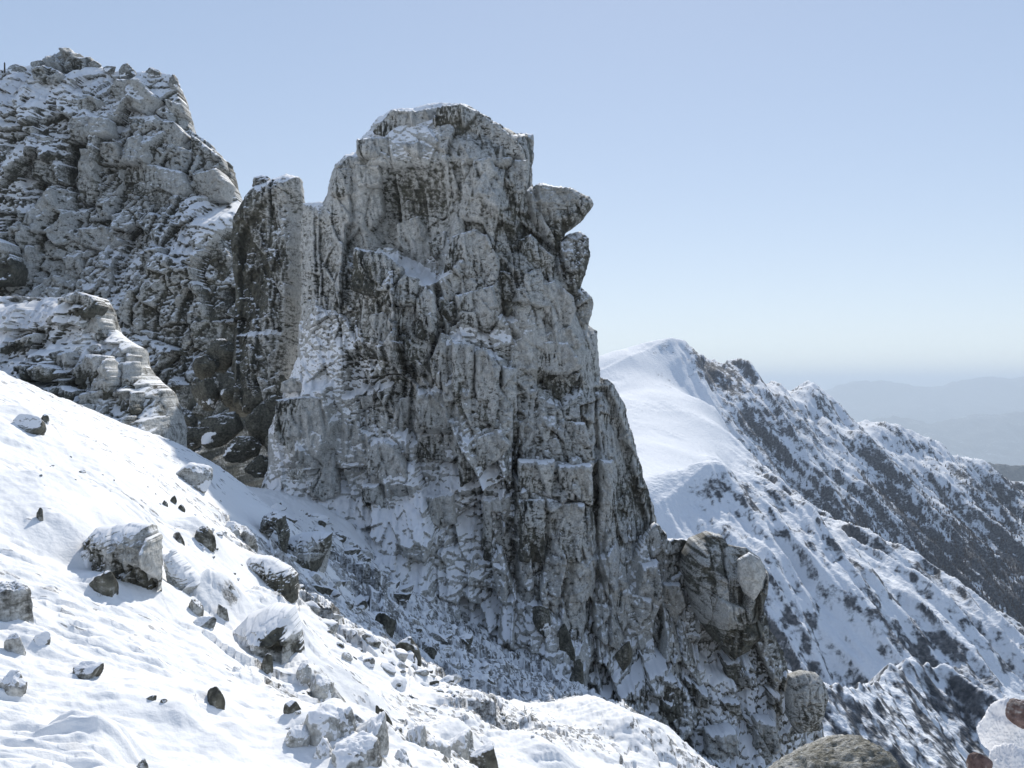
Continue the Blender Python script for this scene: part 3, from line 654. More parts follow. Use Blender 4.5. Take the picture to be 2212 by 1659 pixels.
def drifts(x, y):
    z = np.zeros(np.shape(x))
    for pl, h_, w_ in DR:
        best = np.full(z.shape, 1e9); sg = np.zeros(z.shape); ss = np.zeros(z.shape)
        for i_, ((ax, ay), (bx, by)) in enumerate(zip(pl[:-1], pl[1:])):
            ex, ey = bx - ax, by - ay; L2 = ex * ex + ey * ey
            t_ = np.clip(((x - ax) * ex + (y - ay) * ey) / L2, 0, 1)
            d = (x - ax - t_ * ex) ** 2 + (y - ay - t_ * ey) ** 2
            m_ = d < best; best = np.where(m_, d, best); ss = np.where(m_, (i_ + t_) / (len(pl) - 1), ss); sg = np.where(m_, np.sign((x - ax) * ey - (y - ay) * ex), sg)
        d = np.sqrt(best) * sg
        z = z + h_ * np.clip(5 * ss * (1 - ss), 0, 1) * np.exp(-(d / (1.05 * w_)) ** 2)
    for u, v, r_, h_ in ((395, 1590, 42, .28), (440, 1575, 30, .22), (500, 1595, 45, .3), (560, 1600, 40, .28), (480, 1635, 40, .25), (620, 1640, 50, .25), (215, 1640, 40, .16), (575, 1385, 80, .7), (265, 1190, 60, .35),
                         (412, 1024, 40, .2), (690, 1600, 60, .5), (400, 1250, 45, .4), (460, 1320, 55, .35), (60, 915, 50, .35),
                         (217, 1262, 45, .25), (186, 1456, 45, .13), (461, 1515, 40, .13), (12, 1320, 60, .25), (440, 1168, 40, .3), (575, 1245, 60, .4), (590, 1145, 50, .4), (660, 1195, 70, .45), (80, 1392, 45, .15), (20, 1495, 40, .12),
                         (735, 1585, 60, .5), (790, 1620, 75, .6), (880, 1630, 70, .5), (935, 1655, 60, .5), (760, 1668, 80, .6), (690, 1500, 50, .35), (650, 1465, 40, .3), (530, 1172, 40, .3), (990, 1630, 60, .5), (640, 1605, 55, .5), (700, 1640, 60, .5),
                         (217, 1275, 40, .2), (440, 1180, 40, .2), (479, 1330, 40, .2), (331, 1290, 60, .2)):
        q = BUMPS.get((u, v))
        if q is None:
            q = BUMPS[(u, v)] = hit_macro(u, v)
        r_ = r_ * q[1] / FOC
        z = z + (0.4 if q[1] < 16 else 0.9) * h_ * np.exp(-((x - q[0]) ** 2 + ((y - q[1]) / 1.5) ** 2) / r_ ** 2)
    return z


BUMPS = {}


def ground(x, y, fine=True):
    z = GZ(x, y)
    k = np.clip(RK(x, y), 0, 1)
    r = np.hypot(x, y)
    # wind drifts run down the slope
    a = 0.86 * x + 0.5 * y; b = -0.5 * x + 0.86 * y
    z = z + (0.2 * fbm(a / 5.0, b / 9.0, 0.3, 3, 201) + 0.07 * fbm(a / 1.6, b / 4.0, 1.3, 3, 202, ridge=True)) * sstep(3, 14, r)
    z = z + 1.15 * drifts(x, y)
    if fine:
        zz = np.asarray(x) * 0.0
        # sastrugi
        sg = sstep(-0.25, 0.25, fbm(x / 4.0, y / 5.0, 3.0, 3, 203)) * (1 - k)
        z = z + 0.13 * sg * fbm(a / 1.3 + 0.3 * b, b / 0.28, 0.0, 3, 204, ridge=True)
        z = z + 0.045 * fbm(x / 0.35, y / 0.35, 0.0, 3, 205) * sstep(4, 12, r) + 0.006 * fbm(x / 0.08, y / 0.08, zz, 2, 206)
        # talus: broken blocks standing out of the snow
        k = k * sstep(6, 13, r); ar = 0.35 + 0.65 * sstep(9, 28, r)
        kk = sstep(0.05, 1.0, k + 0.45 * fbm(x / 3.0, y / 3.5, 8.0, 3, 207))
        wx = x + 0.3 * fbm(x, y, 2.0, 2, 208); wy = y + 0.5 * fbm(x, y, 6.0, 2, 209)
        for cw, cy_, amp, tilt, sd in ((2.2, 3.2, 0.8, 0.5, 211), (0.9, 1.4, 0.42, 0.55, 212), (0.4, 0.7, 0.18, 0.5, 213)):
            f1, f2, ox, oy, q = worley(wx / cw, wy / cy_, sd)
            on = sstep(0.25, 0.75, q[0] + 0.5 * kk)
            z = z + ar * kk * on * (amp * (q[1] - 0.25) - amp * 0.7 * (f1 ** 2) + tilt * ((q[2] - 0.5) * ox * cw + (q[1] - 0.7) * oy * cy_ * 0.5))
        z = z + ar * kk * (0.35 * fbm(x / 1.1, y / 1.4, 0, 4, 215) + 0.10 * fbm(x / 0.3, y / 0.45, 0, 2, 216, ridge=True))
        # wind-scoured patches where grass and gravel show in thin streaks
        pa = sstep(-0.02, 0.2, fbm(x / 4.0, y / 5.0, 3.7, 3, 220) + 0.15 * sstep(20, 32, r)) * sstep(11, 16, r)
        st = pa * sstep(0.10, 0.30, fbm(a / 0.45 + 0.5 * b, b / 0.12, 1.0, 3, 221))
        z = z + 0.03 * st
        return z, st, kk
    return z


th_f = np.radians(np.linspace(-33, 33, 1150)); th_b = np.radians(np.linspace(33, 327, 90)[1:-1])
TH = np.concatenate([th_f, th_b])
RR = np.concatenate([np.geomspace(2.0, 7.0, 50)[:-1], np.geomspace(7.0, 86, 720)])
Rg, Tg = np.meshgrid(RR, TH, indexing='ij')
GX = Rg * np.sin(Tg); GY = Rg * np.cos(Tg)
gz, gk, gkk = ground(GX.ravel(), GY.ravel())
gv = np.stack([GX.ravel(), GY.ravel(), gz], 1)
gv = np.concatenate([gv, [[0, 0, float(ground(np.array([0.0]), np.array([0.1]), False)[0])]]])
gf = grid_faces(len(RR), len(TH), True)[:, ::-1]
n0 = len(gv) - 1; i0 = np.arange(len(TH))
fan = np.stack([np.full(len(TH), n0), np.roll(i0, -1), i0], 1)
sn = np.concatenate([0.9 - 0.98 * sstep(0.02, 0.45, gkk) - 1.7 * gk, [1.0]])
slope = build('snow_slope', gv, [gf, fan], M_GROUND, None, {'rime': np.concatenate([np.clip(0.75 - 0.25 * gkk, 0, 1), [0]]), 'snowy': sn})
slope['kind'] = 'structure'


def hit(u, v):
    p = hit_macro(u, v)
    for _ in range(3):
        z = float(ground(np.array([p[0]]), np.array([p[1]]), False)[0])
        d = np.linspace(p[1] * 0.8, p[1] * 1.2, 240)
        zs = ground((u - CX) / FOC * d, d, False)
        below = np.nonzero((CY - v) / FOC * d < zs)[0]
        if len(below):
            d0 = d[below[0]]; return W(u, v, d0)
    return p


# ================================================================== lower right buttress
butt = cliff('rock_buttress', [(1180, 1900), (1200, 1420), (1290, 1330), (1380, 1180), (1420, 1130), (1445, 1168), (1480, 1172), (1540, 1175), (1600, 1210), (1640, 1260), (1655, 1340), (1684, 1400),
                               (1700, 1452), (1738, 1470), (1772, 1530), (1778, 1600), (1812, 1700), (1840, 1900)], 66.0,
             [(a, b, c * .46) for a, b, c in ((1420, 1180, 1), (1500, 1200, 1), (1600, 1250, 1.2), (1400, 1300, 3), (1520, 1330, 4), (1630, 1380, 2.2), (1300, 1400, 5), (1400, 1450, 8), (1550, 1450, 6.5), (1680, 1480, 3), (1300, 1520, 9), (1450, 1560, 12),
              (1600, 1560, 10), (1740, 1560, 4), (1500, 1650, 16), (1650, 1650, 14), (1780, 1700, 8), (1400, 1700, 19), (1600, 1800, 20))],
             [(1430, 1200, .6), (1520, 1190, .2), (1450, 1300, .6), (1400, 1380, .7), (1600, 1350, .1), (1560, 1420, .5), (1330, 1450, .7), (1440, 1490, .3), (1500, 1480, .45), (1600, 1500, .35), (1680, 1450, .4),
              (1550, 1600, .5), (1680, 1600, .3), (1740, 1620, .4), (1400, 1600, .6)],
             snowy=[(1430, 1200, 0), (1550, 1300, -.1), (1400, 1400, -.02), (1500, 1440, .1), (1350, 1500, .1), (1550, 1540, -.05), (1650, 1500, .02), (1450, 1600, .1), (1650, 1620, .08), (1600, 1400, 0), (1420, 1520, -.1), (1550, 1480, .15)],
             blocks=[([(1400, 1460), (1470, 1450), (1490, 1530), (1440, 1560), (1395, 1540)], 1.4, 0.25, 0.1, 0),
                     ([(1500, 1400), (1600, 1390), (1640, 1440), (1540, 1460)], -1.2, 0.4, 0, 0)],
             cells=((2.6, 4.2, 1.1, 0.35), (1.0, 1.7, 0.45, 0.45), (0.4, 0.6, 0.13, 0.35)), seed=51, step=0.06, edge=2.4, back=6.0, jag=0.45, lean=-0.1, streak=.12, vgrain=[(1420, 1300, .8), (1350, 1400, .9), (1500, 1500, .3), (1600, 1550, .1)])
tag(butt, 'lower rock buttress of broken frosted blocks right of the pinnacle foot', 'rock buttress')

Z8 = (([(0, 990), (60, 970), (190, 1050), (190, 1200), (100, 1260), (0, 1180)], .1), ([(410, 880), (520, 880), (540, 950), (440, 1050)], .1), ([(470, 950), (570, 950), (580, 1010), (500, 1040)], .6), ([(200, 1000), (320, 1060), (330, 1150), (240, 1160)], .3),
      ([(570, 1290), (650, 1240), (660, 1310), (580, 1400)], .3), ([(620, 1250), (730, 1260), (750, 1400), (660, 1500), (600, 1450)], .45), ([(60, 430), (170, 430), (200, 560), (160, 620), (60, 600)], .7),
      ([(-10, 370), (50, 360), (60, 500), (20, 540)], .6), ([(740, 980), (800, 960), (850, 1050), (780, 1080)], .3), ([(860, 1180), (960, 1190), (1000, 1280), (900, 1330)], .35), ([(330, 1330), (500, 1310), (520, 1450), (400, 1500), (320, 1450)], .7),
      ([(400, 1120), (520, 1130), (540, 1240), (430, 1260)], .3), ([(680, 1050), (760, 1100), (770, 1220), (690, 1190)], .25))
Z6 = (([(1870, 360), (1980, 340), (1980, 580), (1900, 620), (1830, 560)], .75), ([(1800, 560), (1940, 580), (1930, 770), (1850, 830), (1770, 700)], .55), ([(2010, 590), (2120, 610), (2110, 790), (2020, 730)], .6), ([(1960, 1090), (2100, 1080), (2110, 1300), (1980, 1260)], .08),
      ([(1640, 1230), (1730, 1300), (1760, 1400), (1700, 1430), (1640, 1340)], .15), ([(1880, 1240), (1960, 1290), (1950, 1390), (1880, 1370)], .3))
BB = [([(1404 + x * .3649, 1097 + y * .3649) for x, y in p], r) for p, r in Z8] + [([(749 + x * .3385, 1097 + y * .3385) for x, y in p], r) for p, r in Z6]
for i, (px, rm) in enumerate(BB):
    us_, vs_ = [p[0] for p in px], [p[1] for p in px]; cu, cv = np.mean(us_), np.mean(vs_); D_ = front_depth('rock_buttress', px) + .35
    T_ = rb.uniform(.6, 1.1); tl, tr, tt, tb = rb.uniform(.5, 1.6, 4)
    cliff('block', px, D_, [(cu, cv, T_), (min(us_), cv, T_ * tl), (max(us_), cv, T_ * tr), (cu, min(vs_), T_ * tt * .8), (cu, max(vs_), T_ * tb)], [(cu, cv, rm), (cu + 12, cv - 8, min(1, rm + .12)), (cu - 12, cv + 4, max(0, rm - .1))],
          seed=1200 + i, parent=butt, step=.055, edge=.18, back=1.6, jag=.26, rough=.5, unit=.7, cells=((2.6, 3.0, .28, .5), (.9, 1.3, .14, .4), (.4, .5, .05, .4)), flakes=((1.6, .25), (.7, .1)), slabs=((1.7, .2), (.7, .06)), streak=.1,
          snowy=[(cu, cv, -.08), (cu + 9, cv, -.08), (cu, cv + 9, -.08)])

# ================================================================== outcrop on the snow slope, left
OUT_RELIEF = [(a, b, c * 0.62) for a, b, c in ((-100, 680, 1), (60, 660, 0.8), (190, 660, 0.8), (0, 690, 2.2), (110, 700, 2.2), (180, 740, 2.4), (220, 720, 1.2), (40, 745, 3.6), (150, 780, 3.6), (270, 770, 1.8), (60, 800, 5.0), (130, 850, 5.2), (220, 850, 4.0),
                 (320, 860, 2.4), (200, 920, 6.0), (300, 930, 4.6), (30, 850, 6.5), (100, 950, 8.0), (370, 930, 2.5), (250, 1000, 8))]
outcrop = cliff('rock_outcrop', [(-160, 1150), (-160, 650), (-40, 642), (60, 640), (130, 642), (190, 637), (212, 640), (228, 665), (234, 710), (262, 735), (292, 750), (300, 785), (330, 820), (358, 845), (372, 885),
                                 (384, 930), (390, 1150)], 44.0,
                OUT_RELIEF,
                [(30, 700, .6), (190, 655, .15), (215, 700, .95), (170, 690, .5), (60, 745, .2), (20, 770, .4), (100, 790, .2), (170, 760, .7), (120, 850, .15), (180, 800, .25), (225, 820, .75), (270, 790, .7), (265, 850, .5),
                 (320, 880, .5), (345, 860, .85), (200, 880, .5), (290, 930, .6)],
                snowy=[(30, 650, .5), (110, 655, .5), (190, 650, -.1), (30, 710, .3), (110, 720, .3), (160, 750, .25), (60, 750, -.05), (120, 850, -.1), (60, 810, .4), (250, 800, -.05), (200, 860, 0), (300, 900, .05), (340, 870, 0)],
                blocks=[([(170, 640), (215, 640), (230, 690), (190, 700), (165, 670)], 0.8, 0.12, -0.2, 0),
                        ([(90, 770), (130, 765), (135, 800), (100, 815)], 0.5, 0.1, 0, 0),
                        ([(85, 830), (160, 820), (185, 860), (150, 890), (100, 880)], 0.8, 0.12, 0, 0),
                        ([(205, 790), (245, 770), (250, 840), (205, 880)], 0.8, 0.12, -0.2, 0),
                        ([(255, 775), (295, 770), (300, 830), (255, 850)], 0.6, 0.1, -0.2, 0)],
                cells=((1.6, 1.6, 0.75, 0.55), (0.7, 0.85, 0.34, 0.55), (0.28, 0.36, 0.11, 0.45)), seed=61, step=0.04, edge=.7, back=2.6, jag=0.3, rough=0.75, streak=0.03, lean=-0.1, flakes=((1.3, 0.7), (0.5, 0.26)), slabs=((2.6, 0.05),), vgrain=[(100, 700, .6), (200, 850, .6), (300, 800, .6), (50, 900, .6)])
tag(outcrop, 'snow topped rock outcrop on the left slope in front of the crag', 'rock outcrop')


for i, (zp, rm) in enumerate((
        ([(370, 110), (520, 75), (610, 95), (655, 160), (600, 240), (480, 230), (390, 170)], .15), ([(560, 230), (650, 165), (692, 290), (690, 390), (600, 410), (565, 330)], .75),
        ([(20, 440), (120, 380), (250, 335), (240, 400), (140, 450), (30, 495)], .12), ([(105, 530), (240, 530), (230, 620), (150, 635)], .12), ([(240, 560), (310, 525), (390, 590), (345, 645), (260, 655)], .12),
        ([(265, 680), (400, 670), (510, 700), (490, 780), (400, 805), (300, 775)], .1), ([(480, 560), (560, 480), (700, 460), (660, 600), (610, 730), (520, 740)], .15), ([(640, 600), (700, 500), (745, 580), (740, 720), (690, 795), (590, 795)], .6),
        ([(745, 520), (860, 515), (882, 650), (870, 730), (760, 650)], .6), ([(755, 680), (890, 705), (885, 850), (780, 835)], .35), ([(900, 760), (980, 695), (1060, 700), (1082, 780), (985, 875), (900, 870)], .4),
        ([(1000, 885), (1080, 800), (1122, 850), (1105, 925)], .9), ([(380, 830), (480, 825), (485, 880), (430, 895)], .15), ([(350, 470), (480, 450), (485, 545), (400, 565)], .55), ([(745, 860), (832, 855), (825, 965), (770, 965)], .5),
        ([(590, 380), (660, 400), (720, 440), (680, 470), (600, 450)], .6), ([(770, 420), (840, 420), (880, 480), (870, 540), (790, 490)], .9), ([(900, 620), (970, 620), (985, 700), (910, 700)], .8), ([(500, 830), (560, 790), (600, 860), (540, 900)], .5))):
    px = [(u * .3385, 608 + v * .3385) for u, v in zp]
    us_, vs_ = [p[0] for p in px], [p[1] for p in px]; cu, cv = np.mean(us_), np.mean(vs_); D_ = front_depth('rock_outcrop', px) + .22
    T_ = rb.uniform(.4, .7); tl, tr, tt, tb = rb.uniform(.5, 1.6, 4)
    cliff('block', px, D_, [(cu, cv, T_), (min(us_), cv, T_ * tl), (max(us_), cv, T_ * tr), (cu, min(vs_), T_ * tt * .8), (cu, max(vs_), T_ * tb)], [(cu, cv, rm), (cu + 6, cv - 6, min(1, rm + .15)), (cu - 6, cv + 4, max(0, rm - .1))],
          seed=700 + i, parent=outcrop, step=.034, edge=.1, back=.9, jag=.3, rough=.5, unit=.42, cells=((2.6, 3.0, .3, .55), (.9, 1.3, .16, .45), (.4, .5, .06, .4)), flakes=((1.6, .4), (.7, .16)), slabs=((1.7, .03),), streak=.05, vgrain=[(cu, cv, .6), (cu + 9, cv, .6), (cu, cv + 9, .5)],
          mat=M_ROCKS, snowy=[(cu, cv, -.05), (cu + 9, cv, -.05), (cu, cv + 9, -.05)])


# ================================================================== loose rocks
def rock_mesh(seed, planes=17, sub=5, sharp=16.0, dims=(1, 1, 1), rough=0.05, rime=0.5, snowy=0.0, flat_bottom=True):
    rng = np.random.default_rng(seed)
    bm = bmesh.new(); bmesh.ops.create_icosphere(bm, subdivisions=sub, radius=1)
    V = np.array([v.co[:] for v in bm.verts]); Fc = np.array([[v.index for v in f.verts] for f in bm.faces]); bm.free()
    n = rng.normal(size=(planes, 3)); n /= np.linalg.norm(n, axis=1)[:, None]
    dd = rng.uniform(0.70, 1.0, planes)
    c = V @ n.T / dd
    r = 1.0 / (np.log(np.exp(sharp * np.maximum(c, 0)).sum(1)) / sharp)
    V = V * r[:, None]
    s = seed * 1.37
    q = (1 + rough * 1.6 * fbm(V[:, 0] * 1.7 + s, V[:, 1] * 1.7, V[:, 2] * 1.7, 4, seed, 0.55) + rough * 0.5 * fbm(V[:, 0] * 7 + s, V[:, 1] * 7, V[:, 2] * 9, 3, seed + 9, ridge=True))
    V = V * q[:, None] * np.array(dims) * 0.5
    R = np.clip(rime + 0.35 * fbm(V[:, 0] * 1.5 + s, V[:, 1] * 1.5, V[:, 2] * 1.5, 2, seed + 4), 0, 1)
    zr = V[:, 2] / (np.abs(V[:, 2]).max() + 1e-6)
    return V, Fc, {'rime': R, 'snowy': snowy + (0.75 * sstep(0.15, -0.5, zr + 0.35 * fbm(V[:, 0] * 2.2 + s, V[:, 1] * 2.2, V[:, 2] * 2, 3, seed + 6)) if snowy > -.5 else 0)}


def rock(name, label, u, v, w, h, seed, cat='rock', rime=0.5, snowy=0.0, mat=None, sink=0.9, depth=1.0, planes=17, sub=5, group=None, rot=None, at=None, rough=0.085, sharp=16):
    """a rock seen w by h picture units large, its middle at (u, v); it stands on the slope there"""
    if at is None:
        base = hit(u, v + h * 0.5)
    else:
        base = W(u, v + h * 0.5, at)
    m = base[1] / FOC
    dims = (w * m, w * m * depth, h * m * (1 + sink))
    V, Fc, at_ = rock_mesh(seed, planes, sub, sharp, (1, 1, 1), rough, rime, snowy)
    if rot is not None:
        a, b, c = rot
        ca, sa, cb, sb, cc, sc_ = math.cos(a), math.sin(a), math.cos(b), math.sin(b), math.cos(c), math.sin(c)
        Rm = np.array([[cc, -sc_, 0], [sc_, cc, 0], [0, 0, 1]]) @ np.array([[cb, 0, sb], [0, 1, 0], [-sb, 0, cb]]) @ np.array([[1, 0, 0], [0, ca, -sa], [0, sa, ca]])
        V = V @ Rm.T
    ext = V.max(0) - V.min(0); V = (V - (V.max(0) + V.min(0)) / 2) / ext * np.array(dims)
    o = build(name, V, [Fc], mat or M_STONE, None, at_)
    o.location = (base[0], base[1] + dims[1] * 0.25, base[2] + dims[2] * 0.5 - h * m * sink)
    tag(o, label, cat, group)
    return o


def stone(name, label, outline, seed, rimes, cat='boulder', at=None, thick=0.5, base=None, snowy=None, mat=None, group=None, **kw):
    """a boulder seen with this outline; it stands where its foot meets the slope"""
    us = [p[0] for p in outline]; vs = [p[1] for p in outline]; cu = sum(us) / len(us); cv = sum(vs) / len(vs)
    if at is None:
        at = hit(*(base or (cu, max(vs) - 0.12 * (max(vs) - min(vs)))))[1]
    wm = (max(us) - min(us)) / FOC * at; hm = (max(vs) - min(vs)) / FOC * at; sz = math.sqrt(wm * hm); T = thick * sz
    rel = [(cu, cv, T), (min(us), cv, T * .9), (max(us), cv, T * .7), (cu, min(vs), T * .7), (cu, max(vs), T * 1.1)]
    kw.setdefault('rough', 0.5); kw.setdefault('flakes', ((1.2, 0.22), (0.5, 0.08))); kw.setdefault('slabs', ((1.3, 0.2), (0.5, 0.08)))
    o = cliff(name, outline, at + T * .6, rel, rimes, seed=seed, mat=mat or M_ROCKS, step=max(0.6 * at / 1050, sz / 260), edge=0.32 * sz, back=0.7 * sz, unit=sz / 3.2, jag=kw.pop('jag', .16),
              cells=kw.pop('cells', ((1.5, 1.6, 0.3, 0.4), (0.6, 0.8, 0.13, 0.35), (0.25, 0.3, 0.05, 0.3))), snowy=snowy, streak=kw.pop('streak', .05), **kw)
    tag(o, label, cat, group)
    return o


wedge = stone('boulder', 'large wedge shaped frosted boulder on the sunlit snow slope, a shadow hollow on its left',
              [(186, 1170), (215, 1140), (262, 1130), (318, 1138), (333, 1170), (336, 1250), (334, 1340), (280, 1340), (225, 1290), (198, 1235)], 101,
              [(240, 1160, .85), (300, 1180, .85), (265, 1200, .8), (230, 1215, .35), (275, 1250, .3), (315, 1250, .2), (320, 1160, .5)], base=(320, 1285), thick=.4,
              blocks=[([(190, 1180), (320, 1250), (320, 1340), (180, 1240)], -.25, .1, 0, 0)])
chunk('slab', [(324, 1152), (336, 1160), (340, 1200), (337, 1300), (327, 1340), (318, 1300), (322, 1200)], float(hit(320, 1285)[1]) + .12, 0.25,
      [(330, 1170, .8), (330, 1280, .75), (328, 1220, .8)], wedge, 102, edge=.15, back=.5, jag=.05, cells=((.5, 1.0, .06, .2), (.2, .4, .03, .2)), rough=.15, unit=.5)
stone('boulder', 'large snow plastered mound of rock near the edge of the pinnacle shadow',
      [(478, 1400), (505, 1360), (540, 1325), (590, 1305), (632, 1312), (648, 1360), (652, 1420), (640, 1520), (590, 1510), (530, 1480), (490, 1440)], 116,
      [(520, 1380, .85), (570, 1340, .98), (610, 1340, .95), (600, 1410, .5), (560, 1400, .8), (612, 1400, .1), (630, 1380, .9), (635, 1440, .8)], base=(600, 1430), snowy=[(520, 1370, .5), (570, 1330, .5), (610, 1400, -.3), (560, 1410, .3), (635, 1400, .4), (590, 1450, .1)],
      blocks=[([(603, 1375), (622, 1365), (618, 1470), (602, 1470)], .35, .05, 0, 0)])
stone('boulder', 'long slab with a dark front lying on the shadow edge of the slope',
      [(530, 1215), (545, 1200), (580, 1203), (625, 1228), (640, 1245), (640, 1300), (600, 1300), (560, 1270)], 121,
      [(545, 1210, .7), (590, 1215, .5), (580, 1250, .1), (615, 1250, .12), (630, 1230, .6)], base=(590, 1268))
stone('rock', 'pale upright block at the right end of the long slab', [(612, 1240), (626, 1236), (638, 1250), (636, 1310), (612, 1310)], 122,
      [(620, 1250, .9), (625, 1290, .95), (632, 1270, .7)], cat='rock', base=(624, 1290))
stone('boulder', 'smooth snow covered block right beside the wedge boulder', [(355, 1200), (372, 1192), (395, 1215), (425, 1250), (428, 1262), (405, 1300), (375, 1290)], 123,
      [(380, 1230, .9), (410, 1260, .9), (390, 1250, .95)], base=(395, 1275), snowy=[(380, 1220, .5), (410, 1250, .5), (390, 1280, .2)], rough=.25)
stone('boulder', 'dark arched rock with snow beneath it in the shade below the pinnacle',
      [(556, 1185), (560, 1140), (572, 1110), (592, 1104), (612, 1116), (622, 1150), (618, 1200), (607, 1200), (600, 1150), (586, 1136), (572, 1150), (566, 1190)], 125,
      [(575, 1115, .3), (592, 1120, .1), (612, 1150, .08), (562, 1160, .08)], base=(590, 1175), thick=.3)
stone('boulder', 'blocky dark rock with rime patches right of the dark arched rock',
      [(612, 1210), (622, 1165), (650, 1152), (680, 1150), (716, 1152), (712, 1175), (690, 1225), (668, 1260), (640, 1240)], 126,
      [(640, 1170, .3), (670, 1180, .9), (690, 1160, .2), (650, 1215, .3), (625, 1190, .15), (700, 1170, .15), (680, 1215, .1)], base=(655, 1225))
stone('rock', 'pale pointed flake leaning right of the blocky shaded rock', [(680, 1240), (698, 1195), (712, 1160), (716, 1170), (704, 1225), (692, 1260)], 127,
      [(695, 1220, .95), (708, 1180, .9), (700, 1200, .95)], cat='rock', base=(690, 1235), thick=.3)
knob = stone('boulder', 'big rounded boulder with a pale smooth side topping the lower buttress',
      [(1478, 1240), (1476, 1200), (1492, 1166), (1530, 1150), (1556, 1158), (1570, 1180), (1612, 1186), (1640, 1204), (1654, 1236), (1650, 1290), (1634, 1330), (1645, 1365), (1610, 1400), (1575, 1420), (1530, 1370), (1498, 1320)], 150,
      [(1500, 1180, .2), (1540, 1170, .4), (1500, 1250, .1), (1560, 1230, .25), (1565, 1310, .6), (1540, 1300, .5), (1600, 1340, .12), (1600, 1380, .03), (1560, 1390, .05), (1600, 1200, .6), (1640, 1250, .3)], at=61.5, thick=.45,
              snowy=[(1500, 1180, -.3), (1560, 1250, -.3), (1600, 1350, -.3)], jag=.3, flakes=((1.5, 0.6), (0.6, 0.2)), slabs=((1.9, 0.25), (0.7, 0.06)), cells=((1.6, 1.6, 0.6, 0.7), (0.6, 0.8, 0.2, 0.5), (0.25, 0.3, 0.06, 0.4)))
chunk('snow_plaster', [(1594, 1210), (1620, 1195), (1642, 1208), (1650, 1240), (1642, 1275), (1626, 1300), (1606, 1280), (1594, 1250)], 59.25, .5,
      [(1620, 1220, 1), (1630, 1260, 1), (1610, 1250, 1)], knob, 151, edge=.9, back=1.0, jag=.3, rough=.25, streak=.06, flakes=((1.5, .12),), slabs=((1.5, .1),), cells=((2.0, 2.0, .12, .2), (.8, .8, .05, .15)), snowy=[(1620, 1220, -.1), (1630, 1270, -.1), (1610, 1240, -.1)], feather=.35)
stone('boulder', 'grey rounded boulder at the lower right end of the buttress',
      [(1698, 1500), (1706, 1462), (1735, 1452), (1765, 1458), (1782, 1480), (1788, 1505), (1776, 1545), (1760, 1570), (1720, 1580), (1700, 1550)], 152,
      [(1730, 1480, .5), (1760, 1500, .55), (1740, 1540, .4), (1775, 1530, .4)], at=60.5, thick=.35, flakes=((1.5, .4), (.6, .12)), slabs=((1.4, .3), (.5, .1)), jag=.16, snowy=[(1740, 1480, -.4), (1760, 1520, -.4), (1720, 1520, -.4)], cells=((1.6, 1.6, 0.12, 0.2), (0.6, 0.8, 0.05, 0.2)))
rock('rock', 'dark speckled rock in the snow just below left of the wedge boulder', 217, 1256, 56, 46, 103, rime=.2, snowy=-.1)
rock('rock', 'small mostly snowed over rock left of the wedge boulder', 183, 1203, 48, 28, 104, rime=.6, snowy=.2)
rock('rock', 'lone flat wedge rock on the smooth lower snow, dark right end', 186, 1450, 62, 34, 105, rime=.35, snowy=.0)
rock('rock', 'lone dark pointed rock with a white right side on the lower snow', 461, 1507, 42, 42, 106, rime=.08, snowy=-.25)
rock('rock', 'left one of a pair of small dark stones in the lower snow', 323, 1508, 24, 13, 107, rime=.25)
rock('rock', 'right one of a pair of small dark stones in the lower snow', 352, 1515, 18, 12, 108, rime=.25)
rock('boulder', 'rimed knobbly boulder cut by the left picture edge', 12, 1305, 85, 90, 109, 'boulder', .75, -.1, rough=.12)
rock('rock', 'upright grey rock below the knobbly boulder at the left edge', 30, 1392, 44, 50, 110, rime=.75, snowy=.1, rough=.14)
rock('rock', 'low snow covered rock right of the upright grey one at the left edge', 80, 1385, 45, 36, 111, rime=.7, snowy=.25)
rock('rock', 'lowest frosted rock at the left picture edge', 20, 1482, 58, 56, 112, rime=.65, snowy=.05, rough=.14)
rock('rock', 'rounded frosted rock in the cluster right of the wedge boulder, uppermost left', 420, 1308, 36, 30, 113, rime=.55)
rock('rock', 'rounded frosted rock in the cluster right of the wedge boulder, the right one', 479, 1320, 28, 32, 114, rime=.6)
rock('rock', 'flat rock with a dark underside, lowest of the cluster right of the wedge boulder', 438, 1347, 45, 24, 115, rime=.5)
rock('rock', 'small dark rock left of the narrow upright slab', 575, 1428, 28, 34, 118, rime=.3)
rock('rock', 'small frosted rock left of a dark lump above the slope middle', 383, 1162, 24, 26, 119, rime=.45)
rock('rock', 'dark craggy lump on the slope right above the wedge boulder', 440, 1160, 44, 46, 120, rime=.25, snowy=-.1, rough=.14)
rock('rock', 'small frosted stone above the rounded rock cluster', 500, 1272, 30, 20, 124, rime=.55)
rock('rock', 'flat dark slab poking out high on the left snow edge', 55, 912, 72, 36, 128, rime=.35, snowy=.05)
rock('rock', 'small dark rock just right of the slab on the left snow edge', 94, 902, 18, 16, 129, rime=.2)
rock('boulder', 'low rimed hump below the slope crest', 412, 1024, 76, 48, 130, 'boulder', .7, .1, sink=.5)
rock('rock', 'uppermost of three little dark stones in the middle of the slope', 372, 1078, 15, 15, 131, rime=.15)
rock('rock', 'leftmost of three little dark stones in the middle of the slope', 355, 1086, 15, 12, 132, rime=.2)
rock('rock', 'lowest of three little dark stones in the middle of the slope', 391, 1096, 15, 13, 133, rime=.15)
rock('rock', 'single little dark stone far up the bright snow slope', 176, 1021, 16, 12, 134, rime=.15)
rock('rock', 'small dark rock under the curled snow drift on the left', 84, 1110, 16, 28, 135, rime=.3)
rock('rock', 'small rock half cut off by the lower picture edge on bright snow', 303, 1652, 30, 24, 136, rime=.45)
